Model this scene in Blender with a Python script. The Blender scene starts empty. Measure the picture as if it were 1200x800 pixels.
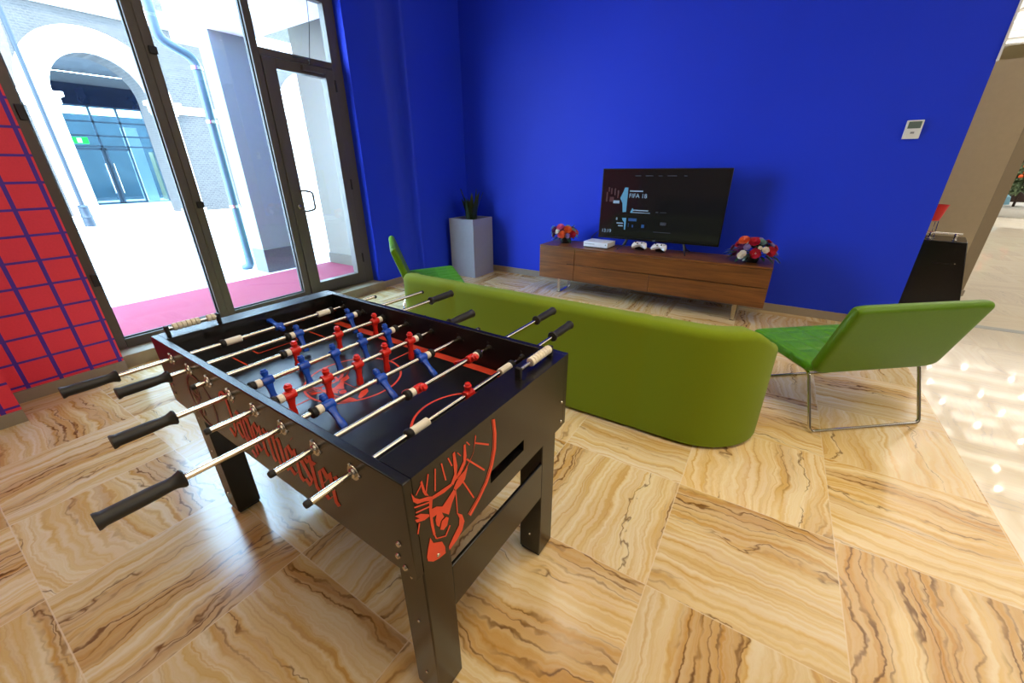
import bpy, bmesh, math, random
from mathutils import Vector, Matrix
PI = math.pi
SC = bpy.context.scene
COL = SC.collection
rnd = random.Random(7)

# ------------------------------------------------------------------ materials
def lin(c):
    c = c / 255.0
    return c / 12.92 if c <= 0.04045 else ((c + 0.055) / 1.055) ** 2.4
def rgb(r, g, b): return (lin(r), lin(g), lin(b), 1.0)

class NT:
    def __init__(s, name):
        s.m = bpy.data.materials.new(name); s.m.use_nodes = True
        s.t = s.m.node_tree; s.n = s.t.nodes; s.l = s.t.links
        s.b = s.n['Principled BSDF']; s.out = s.n['Material Output']
    def node(s, typ, **kw):
        n = s.n.new(typ)
        for k, v in kw.items(): setattr(n, k, v)
        return n
    def link(s, a, b): s.l.new(a, b)
    def math(s, op, a, b=None, c=None):
        n = s.n.new('ShaderNodeMath'); n.operation = op
        for i, v in enumerate((a, b, c)):
            if v is None: continue
            if isinstance(v, (int, float)): n.inputs[i].default_value = v
            else: s.l.new(v, n.inputs[i])
        return n.outputs[0]
    def mix(s, f, a, b, typ='MIX'):
        n = s.n.new('ShaderNodeMix'); n.data_type = 'RGBA'; n.blend_type = typ
        for idx, v in ((0, f), (6, a), (7, b)):
            if isinstance(v, (int, float)): n.inputs[idx].default_value = v
            elif isinstance(v, tuple): n.inputs[idx].default_value = v
            else: s.l.new(v, n.inputs[idx])
        return n.outputs[2]
    def ramp(s, f, stops):
        n = s.n.new('ShaderNodeValToRGB'); e = n.color_ramp.elements
        while len(e) < len(stops): e.new(0.5)
        for el, (p, c) in zip(e, stops): el.position = p; el.color = c
        s.l.new(f, n.inputs[0]); return n.outputs[0]
    def noise(s, vec, scale, detail=3, rough=0.5, dist=0.0):
        n = s.n.new('ShaderNodeTexNoise')
        n.inputs['Scale'].default_value = scale; n.inputs['Detail'].default_value = detail
        n.inputs['Roughness'].default_value = rough; n.inputs['Distortion'].default_value = dist
        if vec is not None: s.l.new(vec, n.inputs['Vector'])
        return n.outputs['Fac']
    def pos(s):
        return s.n.new('ShaderNodeNewGeometry').outputs['Position']
    def obj(s):
        return s.n.new('ShaderNodeTexCoord').outputs['Object']
    def sep(s, v):
        n = s.n.new('ShaderNodeSeparateXYZ'); s.l.new(v, n.inputs[0]); return n.outputs
    def comb(s, x, y, z):
        n = s.n.new('ShaderNodeCombineXYZ')
        for i, v in enumerate((x, y, z)):
            if isinstance(v, (int, float)): n.inputs[i].default_value = v
            else: s.l.new(v, n.inputs[i])
        return n.outputs[0]
    def bump(s, h, strength=0.2, dist=0.01):
        n = s.n.new('ShaderNodeBump'); n.inputs['Strength'].default_value = strength
        n.inputs['Distance'].default_value = dist
        s.l.new(h, n.inputs['Height']); s.l.new(n.outputs[0], s.b.inputs['Normal'])

def plain(name, col, rough=0.5, metal=0.0, spec=0.5, var=0.06, vscale=25.0, emit=None, estr=1.0, coat=0.0, sheen=0.0):
    """principled material with a slight noise variation of its colour"""
    t = NT(name)
    if var > 0:
        n = t.noise(t.obj(), vscale, 4)
        a = tuple(min(1, c * (1 + var)) for c in col[:3]) + (1,)
        b = tuple(c * (1 - var) for c in col[:3]) + (1,)
        t.link(t.mix(n, b, a), t.b.inputs['Base Color'])
    else: t.b.inputs['Base Color'].default_value = col
    t.b.inputs['Roughness'].default_value = rough
    t.b.inputs['Metallic'].default_value = metal
    t.b.inputs['Specular IOR Level'].default_value = spec
    t.b.inputs['Coat Weight'].default_value = coat
    t.b.inputs['Sheen Weight'].default_value = sheen
    if emit:
        t.b.inputs['Emission Color'].default_value = emit
        t.b.inputs['Emission Strength'].default_value = estr
    return t.m

def marble(name, pale=0.0):
    t = NT(name); T = 0.605; X0, Y0 = -0.117, 1.695
    x, y, z = t.sep(t.pos())
    gx = t.math('DIVIDE', t.math('SUBTRACT', x, X0), T); gy = t.math('DIVIDE', t.math('SUBTRACT', y, Y0), T)
    i = t.math('FLOOR', gx); j = t.math('FLOOR', gy)
    fx = t.math('SUBTRACT', gx, i); fy = t.math('SUBTRACT', gy, j)
    par = t.math('FLOORED_MODULO', t.math('ADD', i, j), 2.0)
    ip = t.math('SUBTRACT', 1.0, par)
    u = t.math('ADD', t.math('MULTIPLY', fx, par), t.math('MULTIPLY', fy, ip))
    v = t.math('ADD', t.math('MULTIPLY', fy, par), t.math('MULTIPLY', fx, ip))
    wn = t.node('ShaderNodeTexWhiteNoise'); wn.noise_dimensions = '2D'
    t.link(t.comb(i, j, 0.0), wn.inputs['Vector'])
    r0, r1, r2 = t.sep(wn.outputs['Color'])
    # lazy warping of the across-vein coordinate
    def M2(a, b): return t.math('MULTIPLY', a, b)
    def off(a, k, r, q): return t.math('MULTIPLY_ADD', a, k, M2(r, q))
    w1 = t.noise(t.comb(off(u, 1.1, r0, 37.0), off(v, 1.3, r1, 53.0), r2), 1.0, 2)
    w2 = t.noise(t.comb(off(u, 5.0, r1, 17.0), off(v, 5.0, r2, 31.0), r0), 1.0, 3, 0.6)
    w3 = t.noise(t.comb(off(u, 22.0, r1, 19.0), off(v, 16.0, r2, 11.0), r0), 1.0, 2, 0.6)
    vw = t.math('ADD', v, t.math('ADD', M2(t.math('SUBTRACT', w1, 0.5), 0.34), t.math('ADD', M2(t.math('SUBTRACT', w2, 0.5), 0.10), M2(t.math('SUBTRACT', w3, 0.5), 0.022))))
    base = t.noise(t.comb(off(u, 0.30, r2, 91.0), off(vw, 4.2, r0, 71.0), 0.0), 1.0, 3, 0.55)
    col = t.ramp(base, [(0.25, rgb(196, 154, 100)), (0.37, rgb(222, 194, 146)), (0.46, rgb(236, 220, 184)), (0.53, rgb(218, 184, 130)), (0.60, rgb(236, 222, 192)), (0.72, rgb(214, 176, 120)), (0.82, rgb(232, 212, 170))])
    fine = t.noise(t.comb(off(u, 0.22, r1, 5.0), off(vw, 24.0, r1, 29.0), 0.3), 1.0, 2, 0.6)
    col = t.mix(0.42, col, t.ramp(fine, [(0.30, rgb(180, 130, 78)), (0.45, rgb(226, 200, 154)), (0.60, rgb(240, 228, 202)), (0.72, rgb(206, 164, 108))]))
    # bundles of dark, continuous, jittered veins
    bundle = t.noise(t.comb(M2(r1, 83.0), off(vw, 2.7, r2, 61.0), M2(u, 0.25)), 1.0, 1)
    bm = t.ramp(bundle, [(0.535, (0, 0, 0, 1)), (0.61, (1, 1, 1, 1))])
    wob = t.noise(t.comb(off(u, 2.2, r2, 7.0), off(vw, 5.0, r0, 9.0), 0.5), 1.0, 3, 0.65)
    ph = t.math('FRACT', t.math('ADD', M2(vw, 15.0), t.math('ADD', M2(wob, 3.2), M2(r0, 10.0))))
    rg = t.math('ABSOLUTE', t.math('SUBTRACT', ph, 0.5))
    vm = t.ramp(rg, [(0.0, (1, 1, 1, 1)), (0.05, (0.9, 0.9, 0.9, 1)), (0.16, (0, 0, 0, 1))])
    amp = t.ramp(t.noise(t.comb(off(u, 2.6, r0, 9.0), off(vw, 7.0, r1, 4.0), r1), 1.0, 2), [(0.34, (0.15, 0.15, 0.15, 1)), (0.56, (1, 1, 1, 1))])
    vein = M2(M2(vm, bm), amp)
    # single thread-like cracks
    ph2 = t.math('FRACT', t.math('ADD', M2(vw, 1.6), t.math('ADD', M2(wob, 0.5), M2(r2, 10.0))))
    th = t.ramp(t.math('ABSOLUTE', t.math('SUBTRACT', ph2, 0.5)), [(0.0, (1, 1, 1, 1)), (0.006, (0.6, 0.6, 0.6, 1)), (0.016, (0, 0, 0, 1))])
    tmask = t.ramp(t.noise(t.comb(off(u, 1.7, r0, 9.0), vw, r1), 1.5, 2), [(0.42, (0, 0, 0, 1)), (0.52, (1, 1, 1, 1))])
    vein2 = M2(M2(th, tmask), 0.8)
    col = t.mix(M2(bm, 0.42), col, rgb(182, 134, 82))
    col = t.mix(M2(vein, 0.82), col, rgb(92, 58, 34))
    col = t.mix(vein2, col, rgb(96, 64, 40))
    # some tiles a little darker or lighter
    tone = t.math('MULTIPLY_ADD', r2, 0.16, 0.82)
    hs = t.node('ShaderNodeHueSaturation'); t.link(col, hs.inputs['Color']); t.link(tone, hs.inputs['Value'])
    hs.inputs['Saturation'].default_value = 1.2
    col = hs.outputs[0]
    if pale: col = t.mix(pale, col, rgb(240, 234, 222))
    # grout
    ex = t.math('MINIMUM', t.math('MINIMUM', fx, t.math('SUBTRACT', 1.0, fx)), t.math('MINIMUM', fy, t.math('SUBTRACT', 1.0, fy)))
    g = t.math('LESS_THAN', ex, 0.0035)
    col = t.mix(t.math('MULTIPLY', g, 0.6), col, rgb(226, 208, 176))
    t.link(col, t.b.inputs['Base Color'])
    t.b.inputs['Roughness'].default_value = 0.16 if not pale else 0.045
    t.b.inputs['Specular IOR Level'].default_value = 0.45
    return t.m

def wood(name, c1, c2, c3, rough=0.35, axis=0, sc=1.0):
    t = NT(name); x, y, z = t.sep(t.obj())
    u, v, w = (x, y, z)
    p = t.comb(t.math('MULTIPLY', u, 1.6 * sc), t.math('MULTIPLY', v, 14.0 * sc), t.math('MULTIPLY', w, 14.0 * sc))
    n1 = t.noise(p, 1.0, 5, 0.6, 0.6)
    p2 = t.comb(t.math('MULTIPLY', u, 3.0 * sc), t.math('MULTIPLY', v, 90.0 * sc), t.math('MULTIPLY', w, 90.0 * sc))
    n2 = t.noise(p2, 1.0, 3, 0.6)
    c = t.ramp(n1, [(0.3, c1), (0.5, c2), (0.7, c3)])
    c = t.mix(0.3, c, t.ramp(n2, [(0.35, c1), (0.65, c3)]))
    t.link(c, t.b.inputs['Base Color']); t.b.inputs['Roughness'].default_value = rough
    return t.m

def red_grid():
    t = NT('red_grid_paint'); x, y, z = t.sep(t.pos())
    fy = t.math('FLOORED_MODULO', t.math('SUBTRACT', y, 0.679 - 0.011), 0.158)
    fz = t.math('FLOORED_MODULO', t.math('SUBTRACT', z, 0.107 - 0.009), 0.156)
    ln = t.math('MAXIMUM', t.math('LESS_THAN', fy, 0.021), t.math('LESS_THAN', fz, 0.015))
    n = t.noise(t.pos(), 90.0, 2)
    red = t.mix(n, rgb(232, 48, 72), rgb(244, 60, 84))
    t.link(t.mix(ln, red, rgb(78, 32, 160)), t.b.inputs['Base Color'])
    t.b.inputs['Roughness'].default_value = 0.6
    return t.m

def brick(name, c1, c2, mortar):
    t = NT(name)
    x, y, z = t.sep(t.pos())
    b = t.node('ShaderNodeTexBrick'); t.link(t.comb(t.math('ADD', x, y), z, 0.0), b.inputs['Vector'])
    b.inputs['Color1'].default_value = c1; b.inputs['Color2'].default_value = c2; b.inputs['Mortar'].default_value = mortar
    b.inputs['Scale'].default_value = 4.0; b.inputs['Mortar Size'].default_value = 0.02
    t.link(b.outputs[0], t.b.inputs['Base Color']); t.b.inputs['Roughness'].default_value = 0.8
    return t.m

def paving_mat():
    t = NT('white_paving'); b = t.node('ShaderNodeTexBrick'); t.link(t.pos(), b.inputs['Vector'])
    b.inputs['Color1'].default_value = rgb(228, 228, 228); b.inputs['Color2'].default_value = rgb(216, 216, 218); b.inputs['Mortar'].default_value = rgb(170, 170, 174)
    b.inputs['Scale'].default_value = 2.2; b.inputs['Mortar Size'].default_value = 0.012
    t.link(b.outputs[0], t.b.inputs['Base Color']); t.b.inputs['Roughness'].default_value = 0.8
    return t.m

def glass(name, tint=(0.97, 0.99, 1.0, 1), refl=0.07):
    t = NT(name); t.n.remove(t.b)
    tr = t.node('ShaderNodeBsdfTransparent'); tr.inputs[0].default_value = tint
    gl = t.node('ShaderNodeBsdfGlossy'); gl.inputs['Roughness'].default_value = 0.02
    lw = t.node('ShaderNodeLayerWeight'); lw.inputs['Blend'].default_value = 0.5
    mx = t.node('ShaderNodeMixShader'); t.link(t.math('MULTIPLY_ADD', t.math('POWER', lw.outputs['Facing'], 5.0), 0.8, refl * 0.5), mx.inputs[0])
    t.link(tr.outputs[0], mx.inputs[1]); t.link(gl.outputs[0], mx.inputs[2]); t.link(mx.outputs[0], t.out.inputs[0])
    return t.m

def blue_wall_mat():
    t = NT('blue_wall_paint')
    n = t.noise(t.pos(), 260.0, 2); n2 = t.noise(t.pos(), 1.2, 2)
    c = t.mix(n2, rgb(26, 56, 210), rgb(30, 59, 216))
    t.link(c, t.b.inputs['Base Color']); t.b.inputs['Roughness'].default_value = 0.55
    t.b.inputs['Specular IOR Level'].default_value = 0.25
    t.bump(n, 0.25, 0.002)
    return t.m

def leather(name, col, step=None):
    t = NT(name); x, y, z = t.sep(t.obj())
    n = t.noise(t.obj(), 70.0, 3)
    c = t.mix(n, tuple(k * 0.9 for k in col[:3]) + (1,), tuple(min(1, k * 1.08) for k in col[:3]) + (1,))
    t.link(c, t.b.inputs['Base Color'])
    t.b.inputs['Roughness'].default_value = 0.42
    t.b.inputs['Specular IOR Level'].default_value = 0.28
    h = t.math('MULTIPLY', n, 0.1)
    if step:
        def pil(v): 
            f = t.math('FLOORED_MODULO', v, step); a = t.math('MINIMUM', f, t.math('SUBTRACT', step, f))
            return t.math('MINIMUM', t.math('DIVIDE', a, step * 0.22), 1.0)
        h = t.math('ADD', h, t.math('MULTIPLY', pil(x), pil(y)))
    t.bump(h, 0.7 if step else 0.3, 0.009 if step else 0.004)
    return t.m

def fabric(name, col):
    t = NT(name); n = t.noise(t.obj(), 300.0, 2); n2 = t.noise(t.obj(), 6.0, 2)
    c = t.mix(n, tuple(k * 0.82 for k in col[:3]) + (1,), tuple(min(1, k * 1.12) for k in col[:3]) + (1,))
    t.link(c, t.b.inputs['Base Color']); t.b.inputs['Roughness'].default_value = 0.85
    t.b.inputs['Sheen Weight'].default_value = 0.08; t.b.inputs['Specular IOR Level'].default_value = 0.2
    t.bump(n, 0.25, 0.001)
    return t.m

def black_wood():
    t = NT('black_wood_laminate'); x, y, z = t.sep(t.obj())
    n = t.noise(t.comb(t.math('MULTIPLY', x, 4.0), t.math('MULTIPLY', y, 60.0), t.math('MULTIPLY', z, 60.0)), 1.0, 4, 0.6)
    t.link(t.ramp(n, [(0.35, rgb(14, 13, 12)), (0.7, rgb(21, 19, 18))]), t.b.inputs['Base Color'])
    t.link(t.math('MULTIPLY_ADD', n, 0.02, 0.25), t.b.inputs['Roughness'])
    t.b.inputs['Specular IOR Level'].default_value = 0.5
    return t.m

M = dict(
    floor=marble('onyx_marble_tiles'), hall=marble('pale_marble_tiles', 0.72),
    blue=blue_wall_mat(), redgrid=red_grid(),
    white=plain('white_plaster', rgb(232, 230, 226), 0.8), ceil=plain('ceiling_paint', rgb(225, 222, 214), 0.9),
    base=plain('taupe_baseboard', rgb(150, 138, 122), 0.4), sill=plain('travertine_sill', rgb(150, 136, 112), 0.4, var=0.25, vscale=14),
    frame=plain('dark_grey_aluminium', rgb(84, 78, 70), 0.42, 0.1), frame_dark=plain('black_gasket', rgb(20, 20, 20), 0.5),
    glass=glass('window_glass'), sglass=glass('shop_glass', (0.60, 0.72, 0.78, 1), 0.08),
    steel=plain('brushed_steel', rgb(190, 188, 184), 0.25, 1.0, var=0.03), chrome=plain('chrome', rgb(214, 212, 206), 0.12, 1.0, var=0.02),
    rod=plain('chromed_rod', rgb(222, 214, 200), 0.16, 1.0, var=0.02),
    blk=black_wood(), field=plain('black_playfield', rgb(20, 21, 24), 0.28, var=0.15), inner=plain('black_inner_wall', rgb(9, 9, 10), 0.5),
    orange=plain('orange_print', rgb(226, 74, 46), 0.5), pred=plain('red_plastic', rgb(220, 38, 28), 0.32), pblue=plain('blue_plastic', rgb(20, 76, 190), 0.32),
    rubber=plain('black_rubber', rgb(18, 18, 18), 0.6), grip=plain('black_plastic_grip', rgb(26, 26, 27), 0.5),
    ivory=plain('ivory_plastic', rgb(236, 230, 214), 0.45), bead=plain('aged_white_beads', rgb(228, 220, 200), 0.5),
    sofa=fabric('lime_green_felt', rgb(118, 138, 12)), chair=leather('green_leather', rgb(86, 126, 10)), chairq=leather('quilted_green_leather', rgb(78, 140, 16), 0.125),
    walnut=wood('walnut_veneer', rgb(74, 40, 16), rgb(112, 66, 28), rgb(140, 86, 40)), gap=plain('dark_gap', rgb(16, 9, 5), 0.8),
    screen=plain('tv_screen', rgb(14, 14, 16), 0.10, var=0, emit=rgb(26, 26, 29), estr=0.45), bezel=plain('tv_black_bezel', rgb(8, 8, 9), 0.3),
    uiw=plain('screen_white_text', rgb(120, 140, 160), 0.5, var=0, emit=rgb(130, 160, 190), estr=0.34), uic=plain('screen_cyan', rgb(60, 110, 140), 0.5, var=0, emit=rgb(84, 140, 176), estr=0.42),
    uid=plain('screen_dim', rgb(40, 44, 52), 0.5, var=0, emit=rgb(60, 70, 86), estr=0.3), uib=plain('screen_blue', rgb(20, 60, 110), 0.5, var=0, emit=rgb(20, 74, 130), estr=0.36),
    uir=plain('screen_maroon', rgb(60, 12, 18), 0.5, var=0, emit=rgb(66, 14, 22), estr=0.25),
    cons=plain('console_white', rgb(226, 228, 232), 0.4), dark=plain('dark_plastic', rgb(22, 22, 24), 0.45), silver=plain('silver_plastic', rgb(150, 150, 152), 0.35, 0.6), foot=plain('dark_grey_foot', rgb(60, 62, 70), 0.4, 0.5),
    planter=plain('grey_planter', rgb(150, 154, 164), 0.32), soil=plain('potting_soil', rgb(30, 22, 16), 0.9, var=0.4, vscale=60),
    snake=plain('snake_plant_leaf', rgb(40, 58, 24), 0.45, var=0.5, vscale=30), leaf=plain('dark_leaf', rgb(36, 62, 34), 0.5, var=0.3), leafb=plain('grey_green_leaf', rgb(120, 150, 150), 0.5, var=0.2),
    fred=plain('crimson_petal', rgb(176, 12, 44), 0.6, var=0.2), forange=plain('orange_petal', rgb(222, 92, 40), 0.6, var=0.2), fpink=plain('pink_petal', rgb(224, 96, 140), 0.6, var=0.2),
    fwhite=plain('white_petal', rgb(236, 230, 214), 0.6), fpurple=plain('purple_petal', rgb(104, 20, 84), 0.6, var=0.2), flilac=plain('lilac_petal', rgb(150, 130, 180), 0.6), fblue=plain('pale_blue_petal', rgb(120, 180, 226), 0.6),
    vase=plain('dark_vase', rgb(22, 20, 22), 0.3), lcd=plain('thermostat_display', rgb(96, 112, 104), 0.3), tw=plain('thermostat_white', rgb(228, 228, 224), 0.4),
    column_shade=plain('shaded_taupe_paint', rgb(136, 120, 96), 0.8), column=plain('taupe_column_paint', rgb(192, 174, 140), 0.8), blkgloss=plain('black_gloss_panel', rgb(12, 10, 14), 0.22), red=plain('red_bucket_plastic', rgb(214, 20, 16), 0.4),  # darker taupe carries the shade of the partition's chamfer
    paving=paving_mat(), carpet=fabric('magenta_carpet', rgb(120, 18, 50)), facw=plain('white_stucco', rgb(236, 236, 234), 0.85), facb=brick('pale_brick', rgb(62, 60, 58), rgb(52, 50, 50), rgb(80, 78, 76)),
    bgrey=plain('bluish_render', rgb(130, 146, 136), 0.85), beige=plain('beige_render', rgb(118, 113, 100), 0.85), granite=plain('grey_granite', rgb(84, 86, 84), 0.6, var=0.4, vscale=60), granitew=plain('brown_granite', rgb(92, 86, 74), 0.6, var=0.35, vscale=50),
    pipe=plain('blue_grey_pipe', rgb(62, 88, 100), 0.4, 0.2), lamp=plain('blue_grey_post', rgb(20, 34, 46), 0.4, 0.1), shopframe=plain('shop_frame', rgb(54, 76, 92), 0.5), green=plain('green_sign', rgb(10, 190, 60), 0.5, emit=rgb(20, 220, 70), estr=0.9),
    shopin=plain('shop_interior', rgb(66, 86, 94), 0.8, var=0.3, vscale=2), soff=plain('arcade_soffit', rgb(84, 88, 92), 0.85), navy=plain('navy_glass_panel', rgb(12, 24, 44), 0.15, var=0.4, vscale=1.2),
    lamp_on=plain('lit_diffuser', rgb(255, 244, 224), 0.5, var=0, emit=(1.0, 0.93, 0.8, 1), estr=170.0), soft_on=plain('soft_diffuser', rgb(255, 246, 230), 0.5, var=0, emit=(1.0, 0.95, 0.86, 1), estr=3.0), strip=plain('grey_floor_strip', rgb(140, 142, 138), 0.3),
    cream=plain('cream_panel', rgb(206, 190, 150), 0.8), hallw=plain('hall_wall', rgb(150, 138, 120), 0.8), darkred=plain('dark_display', rgb(52, 34, 26), 0.6),
    tree=plain('artificial_fir', rgb(96, 116, 84), 0.7, var=0.4, vscale=40), snow=plain('white_podium', rgb(226, 228, 228), 0.5), lblue=plain('pale_blue_fabric', rgb(120, 168, 190), 0.7),
)

# ------------------------------------------------------------------ mesh helpers
class MB:
    def __init__(s): s.bm = bmesh.new()
    def face(s, vs):
        try: return s.bm.faces.new(vs)
        except ValueError: return None
    def box(s, x0, x1, y0, y1, z0, z1, mat=None):
        c = [(x0,y0,z0),(x1,y0,z0),(x1,y1,z0),(x0,y1,z0),(x0,y0,z1),(x1,y0,z1),(x1,y1,z1),(x0,y1,z1)]
        v = [s.bm.verts.new(mat @ Vector(p) if mat else p) for p in c]
        for f in ((3,2,1,0),(4,5,6,7),(0,1,5,4),(1,2,6,5),(2,3,7,6),(3,0,4,7)): s.face([v[i] for i in f])
        return s
    def prism(s, pts, z0, z1, mat=None):
        """polygon in xy extruded in z"""
        if sum(a[0]*b[1]-b[0]*a[1] for a, b in zip(pts, pts[1:]+pts[:1])) < 0: pts = pts[::-1]
        lo = [s.bm.verts.new(mat @ Vector((x,y,z0)) if mat else (x,y,z0)) for x, y in pts]
        hi = [s.bm.verts.new(mat @ Vector((x,y,z1)) if mat else (x,y,z1)) for x, y in pts]
        n = len(pts)
        s.face(lo[::-1]); s.face(hi)
        for i in range(n): s.face([lo[i], lo[(i+1)%n], hi[(i+1)%n], hi[i]])
        return s
    def rings(s, rings, cap=True, closed=False):
        R = [[s.bm.verts.new(p) for p in r] for r in rings]
        n = len(R[0]); m = len(R)
        for a in range(m if closed else m-1):
            A, B = R[a], R[(a+1)%m]
            for i in range(n): s.face([A[i], A[(i+1)%n], B[(i+1)%n], B[i]])
        if cap and not closed: s.face(R[0][::-1]); s.face(R[-1])
        return s
    def tube(s, path, r, n=10, cap=True, closed=False):
        path = [Vector(p) for p in path]; m = len(path)
        rs = r if isinstance(r, (list, tuple)) else [r]*m
        out = []; prev = None
        for k in range(m):
            if closed: d = (path[(k+1)%m]-path[k-1]).normalized()
            else: d = (path[min(k+1,m-1)]-path[max(k-1,0)]).normalized()
            if prev is None:
                a = Vector((0,0,1)) if abs(d.z) < 0.9 else Vector((1,0,0)); nrm = d.cross(a).normalized()
            else: nrm = (prev - d*prev.dot(d)).normalized()
            prev = nrm; bi = d.cross(nrm)
            out.append([path[k] + (nrm*math.cos(2*PI*i/n) + bi*math.sin(2*PI*i/n))*rs[k] for i in range(n)])
        return s.rings(out, cap, closed)
    def lathe(s, prof, org=(0,0,0), axis=(0,0,1), n=20):
        ax = Vector(axis).normalized(); o = Vector(org)
        a = Vector((0,0,1)) if abs(ax.z) < 0.9 else Vector((1,0,0)); p = ax.cross(a).normalized(); q = ax.cross(p)
        return s.rings([[o + ax*h + (p*math.cos(2*PI*i/n)+q*math.sin(2*PI*i/n))*max(r,1e-4) for i in range(n)] for r, h in prof])
    def poly(s, pts): s.face([s.bm.verts.new(p) for p in pts]); return s
    def build(s, name, mat, parent=None, smooth=35, bevel=0, seg=2, sub=0, loc=None):
        bmesh.ops.recalc_face_normals(s.bm, faces=s.bm.faces[:])
        me = bpy.data.meshes.new(name); s.bm.to_mesh(me); s.bm.free()
        me.materials.append(mat)
        if smooth:
            me.polygons.foreach_set('use_smooth', [True]*len(me.polygons)); me.set_sharp_from_angle(angle=math.radians(smooth))
        o = bpy.data.objects.new(name, me); COL.objects.link(o)
        if parent: o.parent = parent
        if loc: o.location = loc
        if bevel:
            b = o.modifiers.new('bevel', 'BEVEL'); b.width = bevel; b.segments = seg; b.limit_method = 'ANGLE'; b.angle_limit = math.radians(40)
        if sub:
            b = o.modifiers.new('sub', 'SUBSURF'); b.levels = sub; b.render_levels = sub
        return o

def fillet(pts, r, n=6):
    """round the inner corners of a 3-D polyline"""
    P = [Vector(p) for p in pts]; out = [P[0]]
    for a, b, c in zip(P, P[1:], P[2:]):
        d1 = (a-b); d2 = (c-b); rr = min(r, d1.length*0.49, d2.length*0.49)
        s, e = b + d1.normalized()*rr, b + d2.normalized()*rr
        for k in range(n+1):
            t = k/n; out.append(s*(1-t)**2 + b*2*t*(1-t) + e*t*t)
    out.append(P[-1]); return out

def thing(name, label, cat, loc=(0,0,0), rz=0.0, group=None):
    o = bpy.data.objects.new(name, None); COL.objects.link(o); o.empty_display_size = 0.1
    o.location = loc; o.rotation_euler = (0,0,rz); o['label'] = label; o['category'] = cat
    if group: o['group'] = group
    return o
def tag(o, label, cat, group=None):
    o['label'] = label; o['category'] = cat
    if group: o['group'] = group
    return o
def struct(o, label=None):
    o['kind'] = 'structure'
    if label: o['label'] = label
    return o
def part_copy(o, parent, mw=None):
    c = o.copy(); COL.objects.link(c); c.parent = parent
    if mw is not None: c.matrix_local = mw
    return c
def copy_thing(root, loc, rz, label, group=None):
    r = root.copy(); COL.objects.link(r); r.location = loc; r.rotation_euler = (0,0,rz); r['label'] = label
    for ch in list(root.children):
        c = ch.copy(); COL.objects.link(c); c.parent = r
        for g in list(ch.children):
            d = g.copy(); COL.objects.link(d); d.parent = c
    return r

# ------------------------------------------------------------------ camera
cam = bpy.data.cameras.new('camera'); co = bpy.data.objects.new('camera', cam); COL.objects.link(co); SC.camera = co
yaw, pit, rol = (math.radians(a) for a in (32.6158, 23.7109, -0.4285))
f = Vector((-math.sin(yaw)*math.cos(pit), math.cos(yaw)*math.cos(pit), -math.sin(pit)))
r = Vector((math.cos(yaw), math.sin(yaw), 0)); u = r.cross(f)
r2 = math.cos(rol)*r + math.sin(rol)*u; u2 = -math.sin(rol)*r + math.cos(rol)*u
co.matrix_world = Matrix(((r2.x,u2.x,-f.x,0),(r2.y,u2.y,-f.y,0),(r2.z,u2.z,-f.z,1.42),(0,0,0,1)))
cam.sensor_width = 36.0; cam.lens = 464.14/1200*36; cam.clip_start = 0.05; cam.clip_end = 200

# ------------------------------------------------------------------ room shell
WT = 4.2   # wall height of the lounge
struct(MB().box(-4.33, 1.10, -4, 4.86, -0.1, 0).build('floor', M['floor'], smooth=0))
struct(MB().box(1.10, 14, -4, 24, -0.1, 0).box(-4.33, 1.10, 4.99, 24, -0.1, 0).build('hall_floor', M['hall'], smooth=0))
struct(MB().box(1.10, 7.0, 5.30, 5.40, 0.0, 0.0012).build('trim_floor', M['strip'], smooth=0))
struct(MB().box(-4.6, 1.13, 4.85, 5.0, 0, WT).build('wall_back', M['blue'], smooth=0))
struct(MB().box(1.128, 1.142, 4.842, 5.008, 2.11, WT).build('trim_wall_end', M['white'], smooth=0))
b = MB()
b.prism([(-4.09,3.27),(-4.09,3.69),(-4.072,3.735),(-4.04,3.785),(-3.995,3.826),(-3.945,3.85),(-3.895,3.86),(-3.878,3.872),(-3.872,3.89),(-3.865,4.86),(-4.30,4.86),(-4.30,3.27)], 0, WT)
struct(b.build('wall_left', M['blue'], smooth=40))
struct(MB().box(-4.55, -4.12, 0.70, 3.27, 3.02, WT).build('wall_left_header', M['blue'], smooth=0))
struct(MB().box(-4.55, -4.0, 0.12, 0.70, 0, WT).build('wall_left_red', M['redgrid'], smooth=0))
struct(MB().box(-4.55, -3.66, -4.0, 0.12, 0, WT).build('wall_left_red_near', M['redgrid'], smooth=0))
struct(MB().box(-4.55, 14, -4.15, -4.0, 0, 5.4).build('wall_front', M['hallw'], smooth=0))
struct(MB().box(14, 14.15, -4, 24, 0, 5.4).build('wall_right', M['hallw'], smooth=0))
struct(MB().box(-4.6, 14.1, 24, 24.15, 0, 5.4).build('wall_hall_back', M['cream'], smooth=0))
struct(MB().box(-4.55, 1.13, -4.1, 5.0, WT, WT+0.15).build('ceiling', M['ceil'], smooth=0))
struct(MB().box(-4.55, 14.1, -4.1, 24.1, 5.3, 5.45).build('hall_ceiling', M['ceil'], smooth=0))
struct(MB().box(-4.6, -4.45, 5.0, 24.1, 0, 5.4).build('wall_hall_left', M['hallw'], smooth=0))
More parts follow.
